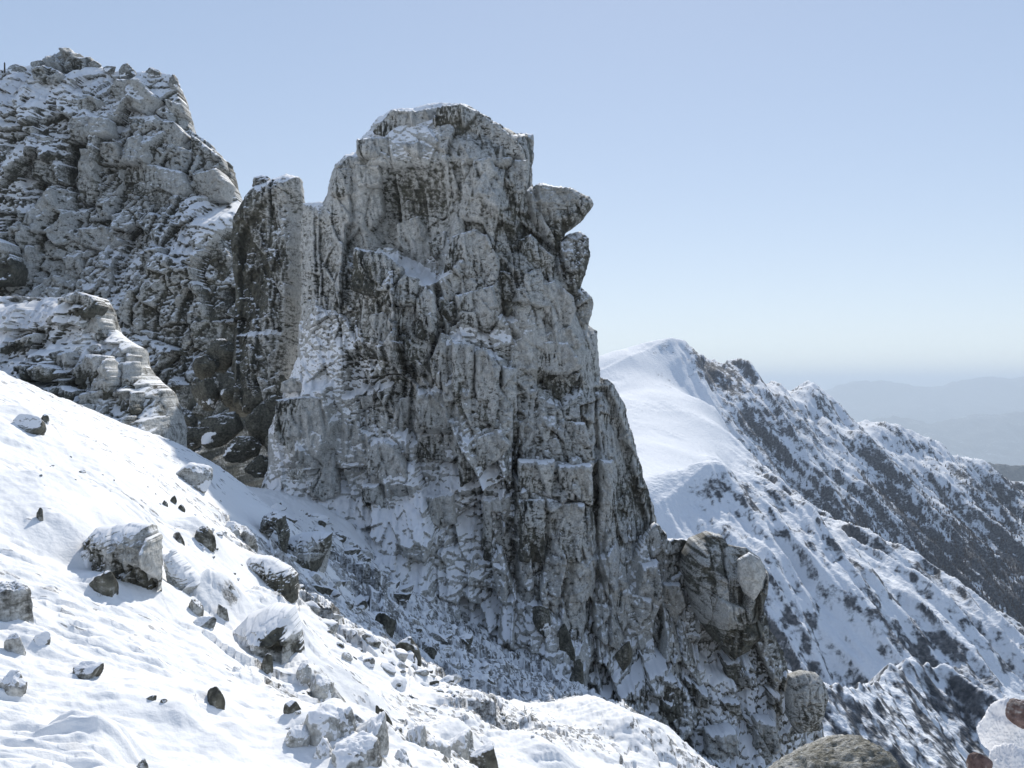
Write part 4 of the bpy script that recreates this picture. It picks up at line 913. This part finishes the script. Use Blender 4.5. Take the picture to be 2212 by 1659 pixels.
rock('boulder', 'broad rimed rock at the lower edge of the shaded snow', 690, 1568, 110, 70, 139, 'boulder', .75, .1, rough=.12)
rock('rock', 'dark rock just above the broad rimed rock at the shade edge', 632, 1530, 44, 30, 140, rime=.3)
rock('rock', 'dark jagged rock half way down the shaded snow below the pinnacle', 830, 1347, 46, 46, 141, rime=.12, snowy=-.1, rough=.12)
rock('boulder', 'dark snow capped boulder in the middle of the shaded talus', 878, 1402, 66, 52, 142, 'boulder', .1, -.05)
rock('rock', 'dark hooked stone standing up at the sunlit bottom edge of the shade', 830, 1550, 38, 60, 143, rime=.1, snowy=-.2, rough=.14)
rock('boulder', 'dark boulder at the bottom picture edge left of the bright snow bank', 1045, 1640, 66, 55, 144, 'boulder', .2, 0)
rock('rock', 'brown square sided rock low at the pinnacle foot', 1222, 1378, 42, 54, 145, rime=.04, snowy=-.3, at=57)
rock('rock', 'brown squat rock left of the square sided one at the pinnacle foot', 1170, 1328, 40, 42, 146, rime=.2, snowy=-.1, at=57)
rock('rock', 'dark pointed rock beneath the brown square sided rock', 1245, 1450, 32, 58, 147, rime=.2, snowy=-.2, at=53)
rock('rock', 'small dark rock on the ledge above the shaded snow field', 1090, 1440, 36, 32, 148, rime=.15, at=52)
rock('rock', 'dark squat rock at the foot of the right hand rib of the pinnacle', 1347, 1402, 40, 38, 149, rime=.08, snowy=-.2, at=56)
rock('boulder', 'broad lichen covered boulder top close by at the bottom of the picture', 1812, 1728, 370, 215, 153, 'boulder', .5, -.6, mat=M_BOULDER, at=6.4, planes=14, sub=6, rough=.10, sink=.15, depth=.9, sharp=9)
rock('rock', 'reddish rock at the right picture edge in a collar of snow', 2215, 1545, 74, 62, 154, rime=.2, snowy=-.25, mat=M_RED, at=8.0, sink=.1, sharp=12)
rock('rock', 'snow lump around the reddish rock at the right picture edge', 2190, 1562, 120, 110, 155, rime=.95, snowy=.9, mat=M_CRUST, at=8.4, sink=.3, sharp=7, rough=.14, sub=6)
rock('rock', 'dark red angular rock at the bottom right corner', 2122, 1652, 52, 50, 156, rime=.05, snowy=-.5, mat=M_RED, at=7.0, sink=.1)
rock('rock', 'snowy lump filling the bottom right corner', 2195, 1668, 90, 110, 157, rime=.95, snowy=.9, mat=M_CRUST, at=7.2, sink=.3, sharp=7, rough=.14, sub=6)

for i, (u, v, w_, h_) in enumerate(((480, 762, 60, 56), (542, 738, 70, 50), (565, 800, 84, 76), (505, 836, 72, 60), (432, 848, 60, 56), (570, 905, 88, 90), (474, 925, 80, 60), (522, 968, 70, 46), (612, 850, 56, 80), (395, 905, 50, 50),
                                    (440, 790, 50, 44), (548, 860, 50, 50), (420, 945, 60, 40), (600, 965, 50, 60), (560, 1005, 60, 40))):
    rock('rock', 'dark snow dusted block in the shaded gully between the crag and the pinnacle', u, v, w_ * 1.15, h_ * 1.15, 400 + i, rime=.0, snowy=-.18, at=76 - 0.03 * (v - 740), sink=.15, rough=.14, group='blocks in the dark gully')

stone('rock', 'tallest ragged block on the summit of the left crag', [(96, 172), (102, 138), (112, 122), (118, 128), (132, 110), (152, 107), (160, 119), (176, 118), (182, 127), (196, 126), (204, 142), (208, 172)], 161,
      [(115, 140, .7), (140, 125, .65), (160, 145, .2), (190, 135, .5), (180, 155, .6)], cat='rock', at=106.5, thick=.5, jag=.35, flakes=((.9, .4), (.4, .16)), cells=((1.2, 1.3, .5, .7), (.5, .6, .2, .5), (.25, .3, .06, .3)), snowy=[(115, 140, -.1), (150, 150, -.1), (190, 130, -.1)])
# blocks along the crag's skyline
for (u, v, w, h, sd, lab) in ((274, 152, 36, 34, 162, 'square block on the crag skyline, left of two'),
                              (325, 154, 40, 24, 163, 'low rounded block on the crag skyline, right of two'), (82, 140, 40, 24, 164, 'dark knob on the crag skyline left of the summit block'),
                              (35, 150, 44, 28, 165, 'dark slanted block nearest the post on the crag skyline'), (234, 148, 30, 16, 166, 'thin flat block on the crag skyline beside the summit block'),
                              (372, 172, 24, 26, 167, 'mossy block at the right end of the crag skyline'), (200, 138, 26, 22, 168, 'small broken block against the right side of the summit block')):
    rock('rock', lab, u, v, w, h, sd, rime=.5, snowy=-.05, at=106.5, sink=.25, rough=.1)

# weathered post
bm = bmesh.new()
for r, zb, zt in ((0.09, -0.6, 0.75),):
    g = bmesh.ops.create_cone(bm, cap_ends=True, segments=10, radius1=r, radius2=r * 0.8, depth=zt - zb)
    bmesh.ops.translate(bm, verts=g['verts'], vec=(0, 0, (zt + zb) / 2))
g = bmesh.ops.create_cone(bm, cap_ends=True, segments=10, radius1=0.075, radius2=0.02, depth=0.12)
bmesh.ops.translate(bm, verts=g['verts'], vec=(0, 0, 0.81))
me = bpy.data.meshes.new('post'); bm.to_mesh(me); bm.free(); me.materials.append(M_POST)
post = bpy.data.objects.new('post', me); COL.objects.link(post); post.location = W(10, 153, 106.5)
tag(post, 'thin dark post on the crag skyline at the far left', 'post')

for i, (u, v, w_, h_, lab) in enumerate(((735, 1560, 70, 60, 'plastered rock rib at the sunlit bottom edge, just right of the broad rimed rock'), (790, 1590, 90, 80, 'snow plastered block below the dark hooked stone'),
                                        (880, 1600, 80, 70, 'angular plastered rock right of the dark hooked stone'), (935, 1630, 70, 60, 'plastered rock left of the dark boulder on the bottom edge'), (760, 1640, 110, 60, 'wide plastered rock on the bottom picture edge'),
                                        (860, 1650, 70, 50, 'small plastered rock on the bottom picture edge'), (690, 1480, 50, 40, 'plastered rock on the shadow line under the mound'), (650, 1450, 40, 34, 'small plastered rock right below the mound'),
                                        (530, 1160, 44, 34, 'plastered rock at the shadow line left of the arched rock'), (500, 1140, 34, 26, 'small plastered rock on the slope left of the arched rock'), (990, 1610, 70, 50, 'plastered rock just above the dark bottom edge boulder'),
                                        (700, 1620, 60, 46, 'plastered rock under the broad rimed rock'), (640, 1590, 60, 40, 'low plastered rock left of the broad rimed rock'))):
    rock('rock', lab, u, v, w_, h_, 800 + i, rime=.6 + .1 * (i % 4), snowy=.12, rough=.16, planes=15, sharp=14, depth=1.5, sink=1.2)

# many small rocks standing out of the shaded talus and the slope
protos = []
for i in range(9):
    V, Fc, at_ = rock_mesh(300 + i, 14 + i % 5, 4, 20, (1, 1, 1), .09, (.25, .45, .65, .85)[i % 4], .05)
    ext = V.max(0) - V.min(0)
    protos.append((V / ext, Fc, at_))
pm = []
zones = [([(600, 1085), (740, 1135), (900, 1300), (1020, 1420), (1000, 1520), (780, 1470), (640, 1290), (560, 1150)], 170, 'small frosted rock among the shaded talus below the pinnacle', 'small rocks in the shaded talus', 10, 48),
         ([(860, 1440), (1160, 1470), (1230, 1530), (1150, 1600), (900, 1560)], 60, 'small dark stone in the lower shaded snow field', 'stones in the lower shaded snow', 7, 22),
         ([(760, 1540), (880, 1560), (1000, 1610), (1020, 1659), (720, 1659)], 12, 'frosted rock in the sunlit bank at the bottom picture edge', 'rocks in the sunlit lower bank', 12, 36),
         ([(380, 980), (500, 1010), (540, 1150), (520, 1280), (420, 1180)], 22, 'pebble sized stone on the sunlit slope near the shadow edge', 'stones on the sunlit slope', 6, 14),
         ([(60, 960), (300, 1010), (360, 1100), (100, 1060)], 14, 'tiny stone on the upper bright snow', 'tiny stones on the upper bright snow', 4, 9),
         ([(620, 1440), (760, 1540), (700, 1640), (560, 1560)], 9, 'frosted stone beside the lower edge of the pinnacle shadow', 'stones beside the shadow edge', 7, 22)]
made = {}
for zi, (poly, cnt, lab, grp, s0, s1) in enumerate(zones):
    pa = np.array(poly, float); k = 0
    while k < cnt:
        u = RNG.uniform(pa[:, 0].min(), pa[:, 0].max()); v = RNG.uniform(pa[:, 1].min(), pa[:, 1].max())
        if poly_sdf(np.array([u]), np.array([v]), pa)[0] < 0:
            continue
        k += 1
        pi = int(RNG.integers(len(protos)))
        b = hit(u, v)
        if pi not in made:
            V, Fc, at_ = protos[pi]
            o = build('rock', V, [Fc], M_STONE, None, at_); made[pi] = o
        else:
            o = made[pi].copy(); COL.objects.link(o)
        s = (s0 + (s1 - s0) * RNG.random() ** 2.2) * b[1] / FOC
        o.scale = (s * RNG.uniform(.8, 1.4), s * RNG.uniform(.8, 1.3), s * RNG.uniform(.55, 1.1))
        o.rotation_euler = (RNG.uniform(-.5, .5), RNG.uniform(-.5, .5), RNG.uniform(0, 6.28))
        zt = float(ground(np.array([b[0]]), np.array([b[1]]))[0][0])
        o.location = (b[0], b[1], zt - s * 0.02)
        tag(o, lab, 'rock', grp)


# rimed dwarf pines: fans of tapered twigs
def shrub(u, v, size, seed, label, n=70, at=None):
    b = hit(u, v) if at is None else W(u, v, at)
    rng = np.random.default_rng(seed); s = size * b[1] / FOC
    V, Fq = [], []
    for i in range(n):
        az = rng.uniform(0, 2 * math.pi); el = rng.uniform(0.25, 1.45); L = s * rng.uniform(.5, 1.0)
        d = np.array([math.cos(az) * math.cos(el), math.sin(az) * math.cos(el), math.sin(el)])
        p = np.array([rng.normal(0, .14) * s, rng.normal(0, .14) * s, -0.1 * s]); r = s * rng.uniform(.018, .035)
        sd = np.cross(d, [0, 0.3, 1]); sd /= np.linalg.norm(sd); up = np.cross(sd, d)
        for j in range(5):
            t = j / 4; c = p + d * L * t + np.array([0, 0, -0.25 * s * t * t]) + up * 0.04 * s * math.sin(t * 5 + i)
            rr = r * (1.15 - 0.9 * t ** 2)
            for a in range(5):
                an = a * 2 * math.pi / 5
                V.append(c + rr * (math.cos(an) * sd + math.sin(an) * up))
        base = i * 25
        for j in range(4):
            for a in range(5):
                Fq.append((base + j * 5 + a, base + j * 5 + (a + 1) % 5, base + (j + 1) * 5 + (a + 1) % 5, base + (j + 1) * 5 + a))
    o = build('shrub', np.array(V), [np.array(Fq)], M_TWIG, None, {})
    o.location = b
    tag(o, label, 'shrub')


shrub(1082, 1556, 34, 1, 'rimed dwarf pine in the lower shaded snow, left of two')
shrub(1130, 1552, 40, 2, 'rimed dwarf pine in the lower shaded snow, right of two')
shrub(640, 1030, 42, 3, 'rimed dwarf pine in the dark corner left of the pinnacle foot', at=61)
shrub(74, 1366, 14, 4, 'twiggy bush on the snowy rock at the left edge', n=22)
shrub(215, 1288, 12, 5, 'twiggy tuft below the dark speckled rock', n=22)
shrub(180, 1175, 10, 6, 'twiggy tuft at the left foot of the wedge boulder', n=26)
shrub(1230, 1500, 44, 7, 'rimed dwarf pine under the pointed rock at the pinnacle foot', at=50)

# ================================================================== the snowy mountain behind
MT = [(1250, 820, 1000), (1310, 795, 1020), (1360, 772, 1040), (1410, 752, 1080), (1455, 736, 1100), (1500, 760, 1110), (1530, 788, 1105), (1560, 813, 1090), (1600, 813, 1085), (1622, 820, 1080),
      (1690, 848, 1060), (1740, 884, 1050), (1785, 882, 1090), (1850, 906, 1090), (1950, 956, 1090), (2050, 1006, 1090), (2150, 1058, 1090), (2211, 1083, 1090), (2400, 1180, 1090), (2700, 1350, 1090),
      (1340, 850, 930), (1420, 850, 920), (1500, 860, 960), (1380, 920, 780), (1450, 900, 840), (1540, 880, 960), (1390, 1000, 640), (1450, 970, 700), (1520, 920, 840), (1560, 930, 850), (1420, 1070, 520), (1480, 1050, 540),
      (1300, 1000, 640), (1200, 950, 740), (1300, 1150, 420),
      (1420, 1098, 455), (1500, 1030, 475), (1545, 1010, 480), (1590, 1036, 478), (1666, 1128, 468), (1750, 1215, 450), (1850, 1310, 430), (1950, 1400, 410), (2050, 1500, 385), (2150, 1600, 350),
      ]
MC = [(1560, 813, 1090), (1690, 848, 1060), (1785, 882, 1090), (1950, 956, 1090), (2150, 1058, 1090), (2400, 1180, 1090)]      # main crest
MB = [(1420, 1098, 455), (1545, 1010, 480), (1666, 1128, 468), (1850, 1310, 430), (2050, 1500, 385), (2250, 1690, 340)]           # the nearer spur
MN = [(1700, 1530, 150), (1800, 1520, 170), (1850, 1505, 185), (1970, 1451, 240), (2112, 1515, 235), (2300, 1690, 215)]           # the nearest spur


def below(crest, u, v, m=1.0, lift=0.0):
    """depth of a picture point on the even slope m that falls from a crest towards the viewer"""
    uu = [c[0] for c in crest]; dc = float(np.interp(u, uu, [c[2] for c in crest])); vc = float(np.interp(u, uu, [c[1] for c in crest]))
    zc = (CY - vc) / FOC * dc + lift
    return (m * dc - zc) / (m - (CY - v) / FOC)


for u, v in ((1600, 900), (1600, 980), (1640, 1030), (1700, 940), (1700, 1040), (1720, 1140), (1800, 980), (1800, 1100), (1800, 1230), (1900, 1020), (1900, 1160), (1900, 1330), (2000, 1120), (2000, 1270), (2000, 1430),
             (2100, 1160), (2100, 1320), (2100, 1500), (2211, 1250), (2211, 1420), (2211, 1600), (2400, 1500)):
    MT.append((u, v, below(MC, u, v, 0.98)))
for u, v in ((1450, 1180), (1500, 1120), (1560, 1100), (1560, 1220), (1620, 1200), (1620, 1320), (1700, 1280), (1700, 1400), (1800, 1380), (1800, 1470), (1900, 1460)):
    MT.append((u, v, below(MB, u, v, 0.98)))
mp = [W(u, v, d) for u, v, d in MT]
extra = [(x, 1500, -230 - 0.1 * abs(x)) for x in (-300, 0, 200, 400, 600, 900)] + [(x, 2100, -700) for x in (-600, 0, 600, 1200)] + \
        [(-150, 1000, -30), (-400, 900, -150), (-200, 400, -60), (-100, 200, -30), (30, 90, -45), (0, 60, -40), (60, 100, -55), (900, 600, -420), (700, 300, -360), (300, 150, -190), (-300, 150, -80), (150, 60, -110)]
MPp = np.array([p[:2] for p in mp] + [e[:2] for e in extra]); MPz = np.array([p[2] for p in mp] + [e[2] for e in extra])
MZ = Rbf(MPp, MPz, 16.0, 0.5)


TENTS = [[W(*q) for q in ((1300, 800, 1010), (1360, 772, 1040), (1410, 752, 1080), (1455, 738, 1100), (1500, 764, 1105), (1530, 792, 1100), (1560, 815, 1090), (1622, 824, 1080), (1690, 850, 1060), (1740, 888, 1050))],
         [W(*q) for q in ((1785, 884, 1090), (1850, 908, 1090), (1950, 958, 1090), (2050, 1008, 1090), (2211, 1085, 1090))],
         [W(*q) for q in ((1420, 1098, 455), (1500, 1030, 475), (1545, 1010, 480), (1590, 1036, 478), (1666, 1128, 468), (1750, 1215, 450), (1850, 1310, 430), (1950, 1400, 410), (2050, 1500, 385))],
         [W(u, v, below(MC, u, v, 0.98, 16)) for u, v in ((1600, 950), (1690, 1000), (1774, 1043), (1859, 1084), (1935, 1151), (2020, 1230), (2120, 1330))],
         [W(u, v, below(MC, u, v, 0.98, 14)) for u, v in ((1640, 1080), (1700, 1110), (1790, 1163), (1911, 1228), (2024, 1323), (2080, 1390), (2150, 1480))],
         [W(u, v, below(MC, u, v, 0.98, 12)) for u, v in ((1690, 900), (1780, 960), (1880, 1010), (1990, 1080), (2110, 1170), (2230, 1270))],
         [W(*q) for q in ((1440, 742, 1096), (1455, 731, 1100), (1470, 738, 1103))]]


NS = [W(*q) for q in ((1700, 1590, 170), (1790, 1520, 185), (1850, 1502, 200), (1900, 1480, 225), (1970, 1449, 245), (2039, 1456, 246), (2112, 1515, 238), (2170, 1560, 230), (2300, 1690, 215))]


def mountain(x, y):
    z = MZ(x, y)
    w = sstep(150, 420, y); wn = sstep(70, 150, y)
    a = x + 0.22 * y + 22 * fbm(x / 180, y / 180, 0, 3, 401)
    b = y
    right = np.maximum(sstep(-12, 40, x - np.interp(y, [0, 400, 470, 520, 640, 780, 850, 950, 1100, 1300], [10, 40, 70, 95, 120, 150, 172, 182, 158, 150]) + 24 * fbm(x / 60, y / 60, 5, 3, 402)), sstep(445, 415, y + 0.2 * (x - 80)))   # craggy side of the ridge
    zn = np.full(np.shape(x), -1e4)
    for (ax, ay, az), (bx, by, bz) in [(NS[i], NS[i + 1]) for i in range(len(NS) - 1)]:
        ex, ey = bx - ax, by - ay; q = np.clip(((x - ax) * ex + (y - ay) * ey) / (ex * ex + ey * ey), 0, 1)
        zn = np.maximum(zn, az + q * (bz - az) - 0.85 * np.hypot(x - ax - q * ex, y - ay - q * ey))
    d_ = z - zn; z = np.where(np.abs(d_) < 8, (z + zn) / 2 + 2 + d_ * d_ / 32, np.maximum(z, zn))
    for tent in TENTS:
        zt = np.full(np.shape(x), -1e4)
        for (ax, ay, az), (bx, by, bz) in zip(tent[:-1], tent[1:]):
            ex, ey = bx - ax, by - ay; q = np.clip(((x - ax) * ex + (y - ay) * ey) / (ex * ex + ey * ey), 0, 1)
            zt = np.maximum(zt, az + q * (bz - az) - 0.62 * np.hypot(x - ax - q * ex, y - ay - q * ey))
        d_ = z - zt; z = np.where(np.abs(d_) < 5, (z + zt) / 2 + 1.25 + d_ * d_ / 20, np.maximum(z, zt))
    z = z + w * right * 24 * (fbm(a / 66, b / 420, 1, 4, 403, 0.55, ridge=True) - 0.42)
    z = z + (0.15 + right) * 3.2 * fbm(a / 19, b / 75, 2, 4, 404, 0.6, ridge=True) * (0.6 * wn + 0.4 * w) + (1 - w) * wn * 2.2 * fbm(x / 11 + 0.3 * y / 11, y / 22, 7, 4, 408, 0.6, ridge=True)
    z = z + (0.12 + right) * 1.7 * fbm(x / 10, y / 15, 3, 4, 405, 0.62)
    z = z + (1 - right) * (1.8 * fbm(x / 45, y / 80, 6, 3, 406) + 1.1 * fbm(x / 12, y / 22, 6, 4, 409, .6, ridge=True) * sstep(-.1, .3, fbm(x / 60, y / 90, 1, 2, 410)))
    return z, right


th = np.radians(np.linspace(-8, 33, 1000)); rr = np.geomspace(85, 1900, 980)
Rm, Tm = np.meshgrid(rr, th, indexing='ij')
mx, my = (Rm * np.sin(Tm)).ravel(), (Rm * np.cos(Tm)).ravel()
mz, mright = mountain(mx, my)
# trees stand below the tree line, so the snow between them is thinner
low = sstep(-20, -150, mz - 20 * fbm(mx / 120, my / 120, 4, 3, 407)) * sstep(330, 560, my)
FOREST = lambda x, y, z: sstep(-70, -180, z + 45 * fbm(x / 70 + 0.003 * y, y / 260, 3, 4, 421)) * sstep(480, 640, y)
forest = FOREST(mx, my, mz) * sstep(-0.32, 0.1, fbm((mx + 0.2 * my) / 20, my / 120, 9, 5, 431, .6) + 0.25 * fbm(mx / 6, my / 9, mz / 6, 2, 432))
band = sstep(-0.14, 0.20, 0.6 * fbm((mx + 0.22 * my) / 34, my / 90, 2.5, 5, 441, .62) + 0.8 * fbm(mx / 6, my / 10, mz / 6, 3, 442, .6))
mt = build('snowy_mountain', np.stack([mx, my, mz], 1), [grid_faces(len(rr), len(th))[:, ::-1]], M_MOUNT, None,
           {'snowy': (1 - mright) * (0.26 - 0.42 * sstep(0.06, 0.34, fbm(mx / 34, my / 60, 4.4, 4, 443) + 0.45 * fbm(mx / 5, my / 9, mz / 5, 3, 444)) * sstep(700, 820, my)) + mright * (0.06 - 0.37 * band) - 0.32 * mright * np.exp(-((mx - 205) ** 2 + ((my - 1085) * .8) ** 2) / 45 ** 2) - 0.06 * sstep(330, 200, my) - 0.68 * forest})
mt['kind'] = 'structure'

# bare larches and dwarf pines on the lower slopes: a far wood, one mass
n = 80000
tu = RNG.uniform(1500, 2330, n); tr = np.exp(RNG.uniform(math.log(330), math.log(1120), n))
tx = (tu - CX) / FOC * tr; ty = tr
tz, trt = mountain(tx, ty)
dens = FOREST(tx, ty, tz) * (0.3 + 0.7 * sstep(-0.25, 0.3, fbm((tx + 0.22 * ty) / 28, ty / 260, 1, 3, 422))) * trt
keep = RNG.random(n) < dens
tx, ty, tz = tx[keep], ty[keep], tz[keep]; k = len(tx)
hh = RNG.uniform(1.2, 4.2, k) * RNG.uniform(.6, 1.0, k); ww = hh * RNG.uniform(.14, .26, k)
ang = RNG.uniform(0, 6.28, k)
rings = [(-0.1, .5), (.25, 1.0), (.6, .6), (1.0, .04)]
TV = np.zeros((k, 16, 3)); q = 0
for zf, rf in rings:
    for a in range(4):
        j = RNG.uniform(.6, 1.3, k)
        TV[:, q, 0] = tx + np.cos(ang + a * 1.571) * ww * rf * j; TV[:, q, 1] = ty + np.sin(ang + a * 1.571) * ww * rf * j; TV[:, q, 2] = tz + hh * zf; q += 1
fq = []
for i in range(3):
    for a in range(4):
        fq.append((i * 4 + a, i * 4 + (a + 1) % 4, i * 4 + 4 + (a + 1) % 4, i * 4 + 4 + a))
FT = (np.array(fq)[None] + 16 * np.arange(k)[:, None, None]).reshape(-1, 4)
wood = build('larch_wood', TV.reshape(-1, 3), [FT], M_WOOD, None, {}, smooth=False)
wood['kind'] = 'stuff'; wood['label'] = 'bare wood on the lower mountain slopes'; wood['category'] = 'wood'


# ================================================================== distant ranges and valley
def hill_range(name, crest, depth, seed, rough, ncol=500, nrow=90, snowy=-0.6):
    us = np.array([c[0] for c in crest], float); vs = np.array([c[1] for c in crest], float); ds = np.array([c[2] for c in crest], float)
    u = np.linspace(us[0], us[-1], ncol); v = np.interp(u, us, vs); d = np.interp(u, us, ds)
    X0 = (u - CX) / FOC * d; Z0 = (CY - v) / FOC * d
    t = np.linspace(-1, 1, nrow)[:, None]
    Y = d[None] + t * depth; X = np.broadcast_to(X0[None], Y.shape)
    bottom = -1500.0
    f = 1 - np.abs(t) ** 0.9
    Z = bottom + (Z0[None] - bottom) * f
    Z = Z + rough * fbm(X / (depth * .25), Y / (depth * .5), seed, 5, seed, 0.55, ridge=True) * np.minimum(1, f * 3) - rough * 0.3
    o = build(name, np.stack([X.ravel(), Y.ravel(), Z.ravel()], 1), [grid_faces(nrow, ncol)], M_FARHILL, None, {'snowy': snowy})
    o['kind'] = 'structure'
    return o


hill_range('near_range', [(1700, 900, 2600), (1900, 960, 2500), (2005, 968, 2500), (2060, 985, 2500), (2110, 1022, 2500), (2250, 1120, 2500), (2500, 1250, 2500)], 900, 501, 30, snowy=-.05)
hill_range('near_range', [(1900, 1050, 4600), (2050, 1020, 4600), (2120, 1006, 4500), (2170, 1004, 4500), (2260, 1012, 4500), (2500, 990, 4500), (2900, 1050, 4500)], 1800, 502, 60)
hill_range('distant_range', [(700, 850, 27000), (1300, 900, 27000), (1600, 890, 27000), (1700, 868, 27000), (1760, 846, 27000), (1820, 832, 27000), (1870, 824, 27000), (1920, 826, 27000), (1980, 838, 27000), (2030, 836, 27000), (2100, 820, 27000), (2170, 814, 27000), (2300, 806, 27000), (2700, 830, 27000)], 6000, 503, 150)
hill_range('distant_range', [(1500, 980, 18500), (1750, 950, 18500), (1850, 915, 18500), (1930, 900, 18500), (2010, 908, 18500), (2090, 890, 18500), (2180, 893, 18500), (2300, 880, 18500), (2700, 900, 18500)], 3500, 505, 130)
s = 45000.0
gx, gy = np.meshgrid(np.linspace(-s, s, 60), np.linspace(-s, s, 60))
val = build('valley', np.stack([gx.ravel(), gy.ravel(), -1500 + 40 * fbm(gx.ravel() / 5000, gy.ravel() / 5000, 0, 3, 600)], 1), [grid_faces(60, 60)], M_VALLEY)
val['kind'] = 'structure'

# air
m, nt = nodes_of('haze'); t = NT(nt)
vol = t.n('ShaderNodeVolumePrincipled')
vol.inputs['Color'].default_value = (0.80, 0.90, 1.0, 1); vol.inputs['Density'].default_value = 8.0e-5; vol.inputs['Anisotropy'].default_value = 0.1
out = t.n('ShaderNodeOutputMaterial'); t.link(vol.outputs[0], out.inputs['Volume'])
hx = 120000.0
hv = np.array([(x, y, z) for x in (-hx, hx) for y in (-hx, hx) for z in (-1720, 330)], float)
hf = np.array([(0, 1, 3, 2), (4, 6, 7, 5), (0, 4, 5, 1), (2, 3, 7, 6), (0, 2, 6, 4), (1, 5, 7, 3)])
haze = build('haze', hv, [hf], m, None, {}, smooth=False); haze['kind'] = 'stuff'

# ================================================================== light, sky, camera
SUN_AZ, SUN_EL = math.radians(8), math.radians(33.5)
w = bpy.data.worlds.new('World'); SC.world = w; w.use_nodes = True
nt = w.node_tree; nt.nodes.clear(); t = NT(nt)
sky = t.n('ShaderNodeTexSky', sky_type='NISHITA'); sky.sun_disc = False
sky.sun_elevation = SUN_EL; sky.sun_rotation = SUN_AZ
sky.altitude = 2800; sky.air_density = 1.0; sky.dust_density = 0.35; sky.ozone_density = 1.3
bg = t.n('ShaderNodeBackground'); bg.inputs[1].default_value = 0.15
hs = t.n('ShaderNodeHueSaturation'); hs.inputs['Value'].default_value = 2.0; hs.inputs['Saturation'].default_value = 1.2; hs.inputs['Hue'].default_value = 0.513
t.link(sky.outputs[0], hs.inputs['Color'])
gm = t.n('ShaderNodeGamma'); gm.inputs[1].default_value = 0.42
t.link(hs.outputs[0], gm.inputs[0])
t.link(gm.outputs[0], bg.inputs[0])
out = t.n('ShaderNodeOutputWorld'); t.link(bg.outputs[0], out.inputs[0])
L = bpy.data.lights.new('sun', 'SUN'); L.energy = 2.3; L.angle = math.radians(0.5); L.color = (1.0, 0.955, 0.88)
lo = bpy.data.objects.new('sun', L); COL.objects.link(lo)
from mathutils import Vector
sd = Vector((math.sin(SUN_AZ) * math.cos(SUN_EL), math.cos(SUN_AZ) * math.cos(SUN_EL), math.sin(SUN_EL)))
lo.rotation_euler = sd.to_track_quat('Z', 'Y').to_euler()
cam = bpy.data.cameras.new('camera'); cam.sensor_width = 36; cam.lens = 36 * FOC / 2211; cam.clip_start = 0.1; cam.clip_end = 400000
co = bpy.data.objects.new('camera', cam); COL.objects.link(co); co.rotation_euler = (math.pi / 2, 0, 0)
SC.camera = co
SC.view_settings.view_transform = 'Standard'; SC.view_settings.look = 'None'; SC.view_settings.exposure = 0.86; SC.view_settings.gamma = 1
SC.cycles.max_bounces = 6; SC.cycles.diffuse_bounces = 4; SC.cycles.volume_bounces = 1
SC.cycles.use_denoising = True
